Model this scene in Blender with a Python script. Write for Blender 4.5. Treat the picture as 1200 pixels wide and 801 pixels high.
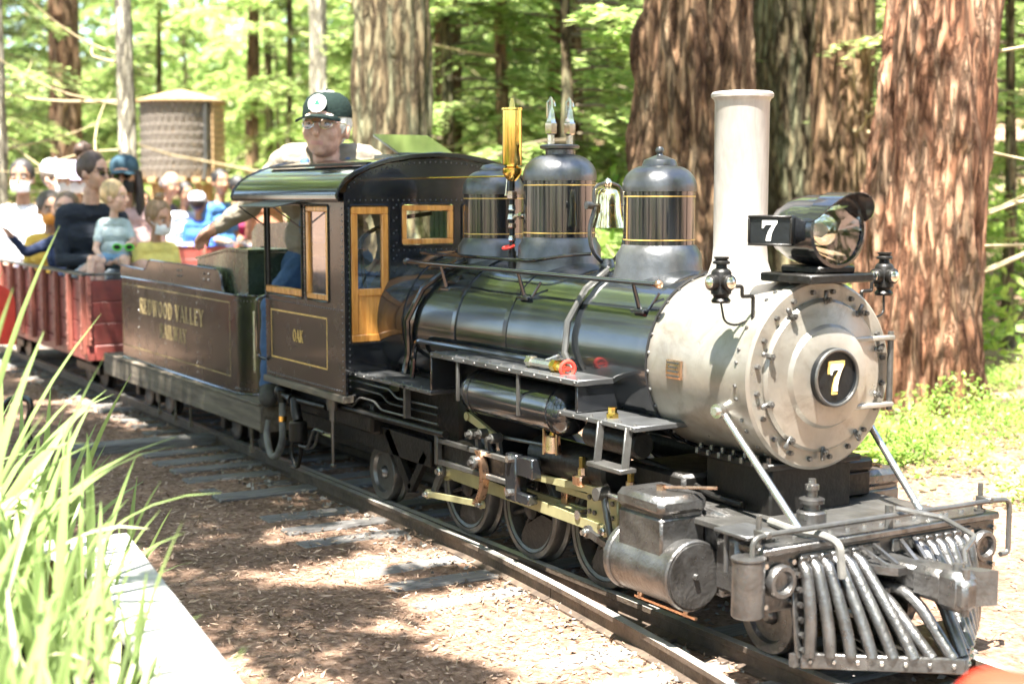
import bpy, bmesh, math, random
import numpy as np
from mathutils import Vector, Matrix, noise
R = math.radians
for o in list(bpy.data.objects): bpy.data.objects.remove(o)
SC = bpy.context.scene
COL = SC.collection

# ---------------------------------------------------------------- camera, sky, sun, exposure
CAM_LOC = Vector((2.611, -2.500, 1.10)); YAW = 31.1; PITCH = 5.71
az = R(180 - YAW); pt = R(PITCH)
FWD = Vector((math.cos(az)*math.cos(pt), math.sin(az)*math.cos(pt), -math.sin(pt)))
cd = bpy.data.cameras.new('camera'); cam = bpy.data.objects.new('camera', cd); COL.objects.link(cam)
cam.location = CAM_LOC; cam.rotation_euler = FWD.to_track_quat('-Z', 'Y').to_euler()
cd.sensor_width = 36; cd.lens = 51.0; cd.clip_start = .05; cd.clip_end = 600
cd.dof.use_dof = True; cd.dof.focus_distance = 4.2; cd.dof.aperture_fstop = 3.0
SC.camera = cam
SUN_EL = 69.0; SUN_AZ = -47.0          # azimuth from +X, counter-clockwise
w = bpy.data.worlds.new('World'); SC.world = w; w.use_nodes = True
nt = w.node_tree; sky = nt.nodes.new('ShaderNodeTexSky'); sky.sky_type = 'NISHITA'; sky.sun_disc = False
sky.sun_elevation = R(SUN_EL); sky.sun_rotation = R(90 - SUN_AZ)
bg = nt.nodes['Background']; bg.inputs[1].default_value = .085; nt.links.new(sky.outputs[0], bg.inputs[0])
sl = bpy.data.lights.new('sun', 'SUN'); sun = bpy.data.objects.new('sun', sl); COL.objects.link(sun)
sl.energy = 5.0; sl.angle = R(.53); sl.color = (1, .95, .86)
sd = Vector((math.cos(R(SUN_EL))*math.cos(R(SUN_AZ)), math.cos(R(SUN_EL))*math.sin(R(SUN_AZ)), math.sin(R(SUN_EL))))
sun.rotation_euler = sd.to_track_quat('Z', 'Y').to_euler(); sun.location = (0, 0, 30)
SC.view_settings.view_transform = 'Standard'; SC.view_settings.look = 'None'; SC.view_settings.gamma = 1
SC.view_settings.exposure = 3.0

# ---------------------------------------------------------------- materials
def ramp(nt, stops):
    n = nt.nodes.new('ShaderNodeValToRGB'); cr = n.color_ramp
    while len(cr.elements) < len(stops): cr.elements.new(.5)
    for e, (p, c) in zip(cr.elements, stops): e.position = p; e.color = (*c, 1)
    return n
def mat(name, col, rough=.5, metal=0, var=.25, vs=6, col2=None, bump=0, bs=60, coat=0, spec=.5, stretch=None, rvar=.15, trans=0, dust=0, stain=0, stcol=(.07, .06, .05)):
    m = bpy.data.materials.new(name); m.use_nodes = True; nt = m.node_tree; L = nt.links.new
    b = nt.nodes['Principled BSDF']
    tc = nt.nodes.new('ShaderNodeTexCoord'); mp = nt.nodes.new('ShaderNodeMapping'); L(tc.outputs['Object'], mp.inputs[0])
    if stretch: mp.inputs['Scale'].default_value = stretch
    n1 = nt.nodes.new('ShaderNodeTexNoise'); n1.inputs['Scale'].default_value = vs; n1.inputs['Detail'].default_value = 5; n1.inputs['Roughness'].default_value = .62
    L(mp.outputs[0], n1.inputs[0])
    c2 = col2 or tuple(min(1, c*(1+var)) for c in col); c1 = tuple(c*(1-var) for c in col) if not col2 else col
    rp = ramp(nt, [(.32, c1), (.68, c2)]); L(n1.outputs[0], rp.inputs[0])
    out = rp.outputs[0]
    if dust:
        g = nt.nodes.new('ShaderNodeNewGeometry'); sx = nt.nodes.new('ShaderNodeSeparateXYZ'); L(g.outputs['Normal'], sx.inputs[0])
        n3 = nt.nodes.new('ShaderNodeTexNoise'); n3.inputs['Scale'].default_value = 22; n3.inputs['Detail'].default_value = 6; L(mp.outputs[0], n3.inputs[0])
        mm = nt.nodes.new('ShaderNodeMath'); mm.operation = 'MULTIPLY'; L(n3.outputs[0], mm.inputs[0]); mm.inputs[1].default_value = dust
        mx = nt.nodes.new('ShaderNodeMixRGB'); L(mm.outputs[0], mx.inputs[0]); L(out, mx.inputs[1]); mx.inputs[2].default_value = (.22, .17, .12, 1); out = mx.outputs[0]
    if stain:
        n5 = nt.nodes.new('ShaderNodeTexNoise'); n5.inputs['Scale'].default_value = 9; n5.inputs['Detail'].default_value = 9; n5.inputs['Roughness'].default_value = .72; n5.inputs['Distortion'].default_value = .8; L(mp.outputs[0], n5.inputs[0])
        m5 = nt.nodes.new('ShaderNodeMapRange'); m5.inputs[1].default_value = .5; m5.inputs[2].default_value = .68; m5.inputs[4].default_value = stain; L(n5.outputs[0], m5.inputs[0])
        x5 = nt.nodes.new('ShaderNodeMixRGB'); L(m5.outputs[0], x5.inputs[0]); L(out, x5.inputs[1]); x5.inputs[2].default_value = (*stcol, 1); out = x5.outputs[0]
    L(out, b.inputs['Base Color'])
    n2 = nt.nodes.new('ShaderNodeTexNoise'); n2.inputs['Scale'].default_value = vs*2.7; n2.inputs['Detail'].default_value = 4; L(mp.outputs[0], n2.inputs[0])
    mr = nt.nodes.new('ShaderNodeMapRange'); mr.inputs[3].default_value = max(.02, rough-rvar); mr.inputs[4].default_value = min(1, rough+rvar)
    L(n2.outputs[0], mr.inputs[0]); L(mr.outputs[0], b.inputs['Roughness'])
    b.inputs['Metallic'].default_value = metal; b.inputs['Specular IOR Level'].default_value = spec
    if coat: b.inputs['Coat Weight'].default_value = coat; b.inputs['Coat Roughness'].default_value = .06
    if trans: b.inputs['Transmission Weight'].default_value = trans
    if bump:
        n4 = nt.nodes.new('ShaderNodeTexNoise'); n4.inputs['Scale'].default_value = bs; n4.inputs['Detail'].default_value = 6; L(mp.outputs[0], n4.inputs[0])
        bp = nt.nodes.new('ShaderNodeBump'); bp.inputs['Strength'].default_value = bump; bp.inputs['Distance'].default_value = .01
        L(n4.outputs[0], bp.inputs['Height']); L(bp.outputs[0], b.inputs['Normal'])
    return m
def leafmat(name, c1, c2, c3, tr=.45, rough=.5):
    m = bpy.data.materials.new(name); m.use_nodes = True; nt = m.node_tree; L = nt.links.new
    b = nt.nodes['Principled BSDF']; g = nt.nodes.new('ShaderNodeNewGeometry')
    rp = ramp(nt, [(0, c1), (.5, c2), (1, c3)]); L(g.outputs['Random Per Island'], rp.inputs[0])
    L(rp.outputs[0], b.inputs['Base Color']); b.inputs['Roughness'].default_value = rough
    t = nt.nodes.new('ShaderNodeBsdfTranslucent'); hs = nt.nodes.new('ShaderNodeHueSaturation'); hs.inputs['Value'].default_value = 1.6; hs.inputs['Hue'].default_value = .492
    L(rp.outputs[0], hs.inputs['Color']); L(hs.outputs[0], t.inputs[0])
    mx = nt.nodes.new('ShaderNodeMixShader'); mx.inputs[0].default_value = tr
    L(b.outputs[0], mx.inputs[1]); L(t.outputs[0], mx.inputs[2]); L(mx.outputs[0], nt.nodes['Material Output'].inputs[0])
    return m
M = {}
M['black'] = mat('black_gloss_paint', (.012, .013, .015), .13, 0, .3, 5, coat=.6, spec=.6, rvar=.06, bump=.015, bs=9)
M['blackside'] = mat('black_satin_panel', (.014, .012, .011), .25, .25, .3, 5, coat=.25, spec=.7, rvar=.1, bump=.16, bs=5)
M['jacket'] = mat('boiler_jacket_paint', (.014, .017, .02), .16, .35, .3, 5, coat=.6, spec=.8, rvar=.06, bump=.02, bs=8)
M['satin'] = mat('dark_graphite_cast', (.11, .115, .12), .36, .7, .3, 9, bump=.12, bs=70, spec=.6, dust=.08)
M['darkiron'] = mat('dark_oily_iron', (.007, .0068, .0065), .4, .25, .5, 14, bump=.2, bs=60, dust=.03, spec=.35)
M['ironmid'] = mat('worn_grey_iron', (.1, .1, .097), .38, .7, .35, 12, bump=.15, bs=50, dust=.12)
M['silver'] = mat('smokebox_grey_paint', (.27, .258, .23), .34, .5, .34, 4, bump=.1, bs=30, dust=.36, stain=.5, stcol=(.11, .085, .06))
M['stackgrey'] = mat('stack_heat_grey', (.4, .375, .35), .45, .15, .3, 9, bump=.1, bs=45, stretch=(1, 1, .3), dust=.25, stain=.4, stcol=(.16, .13, .11))
M['steel'] = mat('bright_steel', (.5, .49, .47), .25, .95, .15, 15, rvar=.1, bump=.05, bs=40)
M['castalu'] = mat('cast_grey_metal', (.14, .14, .14), .32, .85, .35, 14, bump=.25, bs=90, dust=.1, stain=.5, stcol=(.05, .035, .025))
M['rodpaint'] = mat('olive_steel_rod', (.34, .32, .17), .38, .5, .2, 10, dust=.12)
M['brass'] = mat('polished_brass', (.78, .55, .16), .14, 1, .12, 10, rvar=.05)
M['copper'] = mat('worn_copper_bronze', (.62, .4, .27), .3, 1, .25, 20)
M['nickel'] = mat('nickel_fitting', (.72, .66, .58), .22, 1, .12, 20)
M['bellm'] = mat('polished_bell_metal', (.9, .72, .42), .1, 1, .1, 8, rvar=.03)
M['gold'] = mat('gold_leaf_paint', (.6, .4, .12), .45, .2, .3, 40)
M['faded'] = mat('faded_gold_lettering', (.25, .185, .08), .6, 0, .35, 60)
M['white'] = mat('white_paint', (.78, .77, .73), .45, 0, .08, 20)
M['wood'] = mat('varnished_oak', (.36, .135, .025), .3, 0, .3, 55, coat=.4, stretch=(1, 1, .1), col2=(.66, .32, .075), bump=.12, bs=90)
M['green'] = mat('green_cab_lining', (.075, .2, .09), .45, 0, .25, 12)
M['olive'] = mat('dark_green_box_paint', (.035, .05, .03), .28, .1, .3, 8, coat=.4)
M['red'] = mat('red_gondola_paint', (.2, .03, .026), .45, 0, .3, 9, stain=.45, stcol=(.1, .035, .03), dust=.25, bump=.1, bs=40)
M['redlight'] = mat('worn_red_edge', (.3, .075, .055), .5, 0, .3, 14, dust=.4)
M['bright_red'] = mat('signal_red', (.62, .04, .025), .4, 0, .15, 6)
M['orange_red'] = mat('orange_red_plastic', (.5, .035, .015), .5, 0, .1, 6)
M['tie'] = mat('weathered_tie', (.085, .078, .075), .85, 0, .45, 20, stretch=(5, .5, 5), bump=.5, bs=40, col2=(.2, .19, .18))
M['deckwood'] = mat('tender_sill_timber', (.06, .048, .036), .7, 0, .4, 14, stretch=(.25, 3, 3), bump=.4, bs=50, col2=(.17, .14, .105))
M['railside'] = mat('rusted_rail', (.06, .045, .036), .6, .4, .4, 18, bump=.3, bs=70, col2=(.13, .095, .07))
M['railtop'] = mat('polished_railhead', (.42, .4, .37), .38, .45, .25, 12)
M['duffpiece'] = leafmat('redwood_duff', (.1, .06, .04), (.29, .19, .13), (.5, .36, .26), .0, .9)
M['gravel'] = leafmat('grey_ballast', (.11, .1, .09), (.25, .23, .21), (.4, .37, .33), 0, .9)
M['glass'] = None
def glassm(name, col=(.9, .95, .93), alpha=.18):
    m = bpy.data.materials.new(name); m.use_nodes = True; nt = m.node_tree; L = nt.links.new
    g = nt.nodes.new('ShaderNodeBsdfGlossy'); g.inputs['Roughness'].default_value = .03
    t = nt.nodes.new('ShaderNodeBsdfTransparent'); t.inputs[0].default_value = (*col, 1)
    f = nt.nodes.new('ShaderNodeFresnel'); f.inputs[0].default_value = 1.5
    a = nt.nodes.new('ShaderNodeMath'); a.operation = 'ADD'; a.use_clamp = True; a.inputs[1].default_value = alpha; L(f.outputs[0], a.inputs[0])
    mx = nt.nodes.new('ShaderNodeMixShader'); L(a.outputs[0], mx.inputs[0]); L(t.outputs[0], mx.inputs[1]); L(g.outputs[0], mx.inputs[2])
    L(mx.outputs[0], nt.nodes['Material Output'].inputs[0]); return m
M['glass'] = glassm('window_glass'); M['lens'] = glassm('lamp_lens', (.95, .95, .9), .12); M['spec'] = glassm('spectacle_glass', (1, 1, 1), 0); M['shade_lens'] = glassm('sunglass_lens', (.05, .05, .05), .1)
M['mirror'] = mat('reflector_mirror', (.93, .93, .9), .04, 1, .02, 5, rvar=.02)
M['rubber'] = mat('grey_hose_rubber', (.07, .07, .068), .6, 0, .4, 20, col2=(.17, .165, .15))
M['plateblack'] = mat('number_plate_black', (.006, .007, .008), .35, 0, .3, 20, bump=.1, spec=.35)
M['shingle'] = mat('weathered_shingle', (.1, .085, .07), .9, 0, .4, 6, bump=.4, bs=30, col2=(.3, .26, .22))
M['tankside'] = mat('raw_timber', (.3, .19, .09), .85, 0, .3, 8, stretch=(3, 3, .4), bump=.3, bs=30, col2=(.45, .31, .16))
M['whiteboard'] = mat('white_painted_board', (.22, .22, .225), .6, 0, .08, 9, col2=(.42, .415, .41), bump=.5, bs=30, dust=.25)
M['soil'] = mat('planter_soil', (.06, .04, .025), .95, 0, .5, 30, bump=.6, bs=40)
M['twig'] = mat('dry_twig', (.3, .235, .13), .85, 0, .3, 12, col2=(.44, .36, .22))
M['twigdark'] = mat('grey_twig', (.12, .095, .06), .9, 0, .3, 12)
def barkmat(name, c1, c2, c3, c4):
    m = bpy.data.materials.new(name); m.use_nodes = True; nt = m.node_tree; L = nt.links.new; b = nt.nodes['Principled BSDF']
    tc = nt.nodes.new('ShaderNodeTexCoord'); mp = nt.nodes.new('ShaderNodeMapping'); mp.inputs['Scale'].default_value = (1, 1, .16); L(tc.outputs['Object'], mp.inputs[0])
    n1 = nt.nodes.new('ShaderNodeTexNoise'); n1.inputs['Scale'].default_value = 13; n1.inputs['Detail'].default_value = 8; n1.inputs['Roughness'].default_value = .65; n1.inputs['Distortion'].default_value = .6; L(mp.outputs[0], n1.inputs[0])
    r1 = ramp(nt, [(.3, c1), (.46, c2), (.6, c3), (.74, c4)]); L(n1.outputs[0], r1.inputs[0])
    n0 = nt.nodes.new('ShaderNodeTexNoise'); n0.inputs['Scale'].default_value = 2.2; n0.inputs['Detail'].default_value = 3; L(tc.outputs['Object'], n0.inputs[0])
    mx = nt.nodes.new('ShaderNodeMixRGB'); mx.blend_type = 'OVERLAY'; mx.inputs[0].default_value = .55; L(r1.outputs[0], mx.inputs[1]); L(n0.outputs[0], mx.inputs[2])
    mv = nt.nodes.new('ShaderNodeMapping'); mv.inputs['Scale'].default_value = (1, 1, .17); nd = nt.nodes.new('ShaderNodeMixRGB'); nd.inputs[0].default_value = .07; nd.inputs[0].default_value = .16; L(tc.outputs['Object'], nd.inputs[1]); L(n1.outputs['Color'], nd.inputs[2]); L(nd.outputs[0], mv.inputs[0])
    vo = nt.nodes.new('ShaderNodeTexVoronoi'); vo.feature = 'DISTANCE_TO_EDGE'; vo.inputs['Scale'].default_value = 21; L(mv.outputs[0], vo.inputs[0])
    vr = ramp(nt, [(0, (.22, .2, .2)), (.09, (.75, .72, .7)), (.22, (1.08, 1.05, 1.02))]); L(vo.outputs[0], vr.inputs[0])
    mm = nt.nodes.new('ShaderNodeMixRGB'); mm.blend_type = 'MULTIPLY'; mm.inputs[0].default_value = .8; L(mx.outputs[0], mm.inputs[1]); L(vr.outputs[0], mm.inputs[2])
    L(mm.outputs[0], b.inputs['Base Color']); b.inputs['Roughness'].default_value = .95; b.inputs['Specular IOR Level'].default_value = .15
    mp2 = nt.nodes.new('ShaderNodeMapping'); mp2.inputs['Scale'].default_value = (1, 1, .12); L(tc.outputs['Object'], mp2.inputs[0])
    n2 = nt.nodes.new('ShaderNodeTexNoise'); n2.inputs['Scale'].default_value = 48; n2.inputs['Detail'].default_value = 6; L(mp2.outputs[0], n2.inputs[0])
    bp = nt.nodes.new('ShaderNodeBump'); bp.inputs['Strength'].default_value = .9; bp.inputs['Distance'].default_value = .035; ad = nt.nodes.new('ShaderNodeMath'); ad.operation = 'MULTIPLY_ADD'; L(vr.outputs[0], ad.inputs[0]); ad.inputs[1].default_value = 1.2; L(n2.outputs[0], ad.inputs[2]); L(ad.outputs[0], bp.inputs['Height']); L(bp.outputs[0], b.inputs['Normal'])
    return m
M['barkred'] = barkmat('red_redwood_bark', (.11, .045, .027), (.32, .16, .095), (.48, .31, .205), (.6, .45, .32))
M['barkbrown'] = barkmat('brown_redwood_bark', (.07, .04, .025), (.2, .12, .07), (.29, .205, .125), (.36, .285, .19))
M['barkgreen'] = barkmat('mossy_redwood_bark', (.05, .035, .022), (.16, .125, .075), (.2, .2, .125), (.27, .31, .2))
M['barkpale'] = barkmat('pale_bark', (.22, .2, .15), (.38, .36, .28), (.5, .48, .4), (.62, .6, .52))
M['leafA'] = leafmat('conifer_needles', (.075, .12, .035), (.14, .2, .06), (.24, .28, .1), .55)
M['leafB'] = leafmat('bright_broad_leaves', (.12, .2, .055), (.22, .31, .095), (.34, .4, .16), .6)
M['leafC'] = leafmat('fern_leaves', (.1, .2, .035), (.19, .3, .055), (.3, .38, .1), .45)
M['blade'] = leafmat('strap_leaf', (.045, .1, .022), (.18, .27, .08), (.42, .46, .26), .4, .4)
M['leaftall'] = leafmat('high_foliage', (.08, .13, .03), (.15, .22, .05), (.25, .3, .09), .5)
M['bladepale'] = leafmat('pale_strap_leaf', (.42, .46, .22), (.5, .52, .3), (.55, .52, .33), .35, .4)

# ---------------------------------------------------------------- mesh builder
def V(*a): return Vector(a)
def frame(d):
    d = Vector(d).normalized(); a = Vector((0, 0, 1)) if abs(d.z) < .9 else Vector((1, 0, 0))
    u = d.cross(a).normalized(); return u, d.cross(u).normalized(), d
def root_loc(o):
    while o.parent: o = o.parent
    return o.location
class MB:
    def __init__(s): s.v = []; s.f = []; s.mi = []
    def add(s, vs, fs, mi=0):
        n = len(s.v); s.v += [tuple(p) for p in vs]; s.f += [tuple(i+n for i in f) for f in fs]; s.mi += [mi]*len(fs); return s
    def obox(s, c, ax, h, b=0, mi=0):
        c = Vector(c); X, Y, Z = [Vector(a) for a in ax]; hx, hy, hz = h
        b = min(b, .49*2*min(h))
        if b <= 0:
            vs = [c+X*hx*i+Y*hy*j+Z*hz*k for i in (-1, 1) for j in (-1, 1) for k in (-1, 1)]
            return s.add(vs, [(0, 1, 3, 2), (4, 6, 7, 5), (0, 4, 5, 1), (2, 3, 7, 6), (0, 2, 6, 4), (1, 5, 7, 3)], mi)
        vs = []; 
        for i in (-1, 1):
            for j in (-1, 1):
                for k in (-1, 1):
                    vs += [c+X*hx*i+Y*(hy-b)*j+Z*(hz-b)*k, c+X*(hx-b)*i+Y*hy*j+Z*(hz-b)*k, c+X*(hx-b)*i+Y*(hy-b)*j+Z*hz*k]
        I = lambda i, j, k, t: ((i > 0)*4+(j > 0)*2+(k > 0))*3+t
        fs = []
        for sg in (-1, 1):
            q = [(-1, -1), (1, -1), (1, 1), (-1, 1)]
            if sg < 0: q = q[::-1]
            fs.append([I(sg, a, b_, 0) for a, b_ in q]); fs.append([I(a, sg, b_, 1) for b_, a in q]); fs.append([I(a, b_, sg, 2) for a, b_ in q])
        for a in (-1, 1):
            for b_ in (-1, 1):
                fs.append([I(-1, a, b_, 1), I(1, a, b_, 1), I(1, a, b_, 2), I(-1, a, b_, 2)])
                fs.append([I(a, -1, b_, 0), I(a, 1, b_, 0), I(a, 1, b_, 2), I(a, -1, b_, 2)])
                fs.append([I(a, b_, -1, 0), I(a, b_, 1, 0), I(a, b_, 1, 1), I(a, b_, -1, 1)])
                for k in (-1, 1): fs.append([I(a, b_, k, 0), I(a, b_, k, 1), I(a, b_, k, 2)])
        return s.add(vs, fs, mi)
    def box(s, x0, x1, y0, y1, z0, z1, b=0, mi=0):
        return s.obox(((x0+x1)/2, (y0+y1)/2, (z0+z1)/2), ((1, 0, 0), (0, 1, 0), (0, 0, 1)), (abs(x1-x0)/2, abs(y1-y0)/2, abs(z1-z0)/2), b, mi)
    def bar(s, p0, p1, wd, th, up=(0, 0, 1), b=0, mi=0):
        p0 = Vector(p0); p1 = Vector(p1); d = (p1-p0); L = d.length; d.normalize(); u = Vector(up); sd_ = d.cross(u)
        if sd_.length < 1e-4: sd_ = d.cross(Vector((1, 0, 0)))
        sd_.normalize(); u = sd_.cross(d)
        return s.obox((p0+p1)/2, (d, sd_, u), (L/2, wd/2, th/2), b, mi)
    def lathe(s, o, axis, prof, n=24, mi=0, arc=None):
        o = Vector(o); u, v, d = frame(axis); vs = []; fs = []; rings = []
        for r, h in prof:
            if r < 1e-6: rings.append([len(vs)]); vs.append(o+d*h)
            else:
                rings.append(list(range(len(vs), len(vs)+n)))
                vs += [o+d*h+u*(r*math.cos(2*math.pi*i/n))+v*(r*math.sin(2*math.pi*i/n)) for i in range(n)]
        for a, b in zip(rings, rings[1:]):
            if len(a) == 1 and len(b) == 1: continue
            for i in range(n):
                j = (i+1) % n
                if len(a) == 1: fs.append((a[0], b[j], b[i]))
                elif len(b) == 1: fs.append((a[i], a[j], b[0]))
                else: fs.append((a[i], a[j], b[j], b[i]))
        return s.add(vs, fs, mi)
    def cyl(s, p0, p1, r0, r1=None, n=16, mi=0, b=0):
        p0 = Vector(p0); p1 = Vector(p1); L = (p1-p0).length; r1 = r0 if r1 is None else r1
        pr = [(0, 0), (r0-b, 0)] + ([(r0, b)] if b else []) + ([(r1, L-b)] if b else []) + [(r1-b, L), (0, L)]
        return s.lathe(p0, p1-p0, pr, n, mi)
    def tube(s, pts, r, n=8, mi=0, caps=True):
        P = [Vector(p) for p in pts]; rs = r if isinstance(r, (list, tuple)) else [r]*len(P); vs = []; fs = []
        T = [(P[min(i+1, len(P)-1)]-P[max(i-1, 0)]).normalized() for i in range(len(P))]
        u, v, d = frame(T[0])
        for i, p in enumerate(P):
            u = (u-T[i]*u.dot(T[i])).normalized(); v = T[i].cross(u)
            vs += [p+u*(rs[i]*math.cos(2*math.pi*k/n))+v*(rs[i]*math.sin(2*math.pi*k/n)) for k in range(n)]
        for i in range(len(P)-1):
            for k in range(n): fs.append((i*n+k, i*n+(k+1) % n, (i+1)*n+(k+1) % n, (i+1)*n+k))
        if caps: fs.append(tuple(range(n))[::-1]); fs.append(tuple(range((len(P)-1)*n, len(P)*n)))
        return s.add(vs, fs, mi)
    def prism(s, poly, ext, mi=0):
        P = [Vector(p) for p in poly]; e = Vector(ext); n = len(P)
        return s.add(P+[p+e for p in P], [tuple(range(n))[::-1], tuple(range(n, 2*n))]+[(i, (i+1) % n, n+(i+1) % n, n+i) for i in range(n)], mi)
    def sphere(s, c, r, nu=16, nv=10, mi=0):
        rx, ry, rz = r if isinstance(r, (tuple, list)) else (r, r, r); c = Vector(c)
        n0 = len(s.v); s.lathe((0, 0, 0), (0, 0, 1), [(math.sin(math.pi*i/nv), -math.cos(math.pi*i/nv)) for i in range(nv+1)], nu, mi)
        s.v[n0:] = [(c.x+p[0]*rx, c.y+p[1]*ry, c.z+p[2]*rz) for p in s.v[n0:]]; return s
    def torus(s, c, axis, Rr, r, n=28, m=8, mi=0):
        c = Vector(c); u, v, d = frame(axis); vs = []; fs = []
        for i in range(n):
            a = 2*math.pi*i/n; e = u*math.cos(a)+v*math.sin(a)
            for j in range(m): b = 2*math.pi*j/m; vs.append(c+e*(Rr+r*math.cos(b))+d*(r*math.sin(b)))
        for i in range(n):
            for j in range(m): fs.append((i*m+j, ((i+1) % n)*m+j, ((i+1) % n)*m+(j+1) % m, i*m+(j+1) % m))
        return s.add(vs, fs, mi)
    def rivet(s, p, nrm, r=.004):
        u, v, d = frame(nrm); p = Vector(p); n = 6
        vs = [p+u*(r*math.cos(k*1.0472))+v*(r*math.sin(k*1.0472)) for k in range(n)]+[p+d*r*.7+u*(r*.6*math.cos(k*1.0472))+v*(r*.6*math.sin(k*1.0472)) for k in range(n)]
        return s.add(vs, [(k, (k+1) % n, n+(k+1) % n, n+k) for k in range(n)]+[tuple(range(n, 2*n))])
    def mesh(s, name, mats, off=(0, 0, 0), smooth=38):
        me = bpy.data.meshes.new(name); o = Vector(off)
        me.from_pydata([(p[0]-o.x, p[1]-o.y, p[2]-o.z) for p in s.v], [], s.f)
        for m in (mats if isinstance(mats, (list, tuple)) else [mats]): me.materials.append(M[m] if isinstance(m, str) else m)
        if max(s.mi, default=0) > 0: me.polygons.foreach_set('material_index', s.mi)
        bm = bmesh.new(); bm.from_mesh(me); bmesh.ops.recalc_face_normals(bm, faces=bm.faces); bm.to_mesh(me); bm.free()
        if smooth: 
            me.polygons.foreach_set('use_smooth', [True]*len(me.polygons)); me.set_sharp_from_angle(angle=R(smooth))
        me.update(); return me
    def build(s, name, mats, parent=None, loc=None, smooth=38, kind=None, label=None):
        off = root_loc(parent) if parent else (loc or (0, 0, 0))
        me = s.mesh(name, mats, off, smooth); o = bpy.data.objects.new(name, me); COL.objects.link(o)
        if parent: o.parent = parent
        elif loc: o.location = loc
        if kind: o['kind'] = kind
        if label: o['label'] = label
        return o
def fillet(pts, rad, n=5):
    P = [Vector(p) for p in pts]; out = [P[0]]
    for a, b, c in zip(P, P[1:], P[2:]):
        d1 = (a-b); d2 = (c-b); r = min(rad, d1.length*.48, d2.length*.48); A = b+d1.normalized()*r; B = b+d2.normalized()*r
        for i in range(n+1): t = i/n; out.append(A*(1-t)**2+b*2*t*(1-t)+B*t*t)
    return out+[P[-1]]
def thing(name, label, cat, loc, group=None, kind=None):
    o = bpy.data.objects.new(name, None); COL.objects.link(o); o.location = loc; o.empty_display_size = .1
    o['label'] = label; o['category'] = cat
    if group: o['group'] = group
    if kind: o['kind'] = kind
    return o
def tag(o, label, cat, group=None, kind=None):
    o['label'] = label; o['category'] = cat
    if group: o['group'] = group
    if kind: o['kind'] = kind
    return o
def structure(o, label=None):
    o['kind'] = 'structure'
    if label: o['label'] = label
    return o
def share(name, me, parent, loc=(0, 0, 0), rot=(0, 0, 0), sc=(1, 1, 1)):
    o = bpy.data.objects.new(name, me); COL.objects.link(o); o.parent = parent; o.location = loc; o.rotation_euler = rot; o.scale = sc; return o
def copy_tree(o, parent=None):
    c = o.copy(); COL.objects.link(c); c.parent = parent
    for ch in list(o.children): copy_tree(ch, c)
    return c

# ---------------------------------------------------------------- lettering
def arc(cx, cy, rx, ry, a0, a1, n=10): return [(cx+rx*math.cos(R(a0+(a1-a0)*i/n)), cy+ry*math.sin(R(a0+(a1-a0)*i/n))) for i in range(n+1)]
TK, TN = .17, .08
GL = {  # width, strokes (points, thickness), serifs (x, y)
 'R': (.72, [([(.16, 0), (.16, 1)], TK), ([(.16, .96)]+arc(.36, .74, .22, .22, 90, -90)+[(.16, .52)], .12), ([(.36, .5), (.64, 0)], TK)], [(.16, 0), (.16, 1), (.64, 0)]),
 'E': (.64, [([(.16, 0), (.16, 1)], TK), ([(.1, .96), (.58, .96)], TN), ([(.16, .5), (.46, .5)], TN), ([(.1, .04), (.58, .04)], TN), ([(.55, .96), (.55, .76)], TN), ([(.55, .04), (.55, .26)], TN)], [(.16, 0), (.16, 1)]),
 'D': (.74, [([(.16, 0), (.16, 1)], TK), ([(.16, .96), (.3, .96)]+arc(.3, .5, .3, .46, 90, -90)+[(.16, .04)], .13)], [(.16, 0), (.16, 1)]),
 'W': (1.0, [([(.08, 1), (.3, 0)], TK), ([(.3, 0), (.5, 1)], TN), ([(.46, 1), (.7, 0)], TK), ([(.7, 0), (.92, 1)], TN)], [(.08, 1), (.48, 1), (.92, 1)]),
 'O': (.76, [(arc(.38, .5, .27, .46, 0, 360, 20), .14)], []),
 'V': (.74, [([(.08, 1), (.37, 0)], TK), ([(.37, 0), (.66, 1)], TN)], [(.08, 1), (.66, 1)]),
 'A': (.76, [([(.08, 0), (.38, 1)], TN), ([(.38, 1), (.68, 0)], TK), ([(.2, .34), (.56, .34)], TN)], [(.08, 0), (.68, 0)]),
 'L': (.62, [([(.16, 0), (.16, 1)], TK), ([(.1, .04), (.56, .04)], TN), ([(.53, .04), (.53, .26)], TN)], [(.16, 0), (.16, 1)]),
 'Y': (.74, [([(.08, 1), (.37, .46)], TK), ([(.37, .46), (.66, 1)], TN), ([(.37, .5), (.37, 0)], TK)], [(.08, 1), (.66, 1), (.37, 0)]),
 'I': (.34, [([(.17, 0), (.17, 1)], TK)], [(.17, 0), (.17, 1)]),
 'K': (.76, [([(.16, 0), (.16, 1)], TK), ([(.16, .4), (.62, 1)], TN), ([(.32, .6), (.66, 0)], TK)], [(.16, 0), (.16, 1), (.62, 1), (.66, 0)]),
}
SEVEN = [(.06, 1), (.06, .62), (.13, .62), (.17, .72), (.27, .79), (.62, .79), (.4, .48), (.3, .22), (.27, 0), (.52, 0), (.53, .2), (.6, .45), (.72, .68), (.86, .88), (.86, 1)]
def text_w(t, gap=.06): return sum(.4 if c == ' ' else GL[c][0]+gap for c in t)
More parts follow.
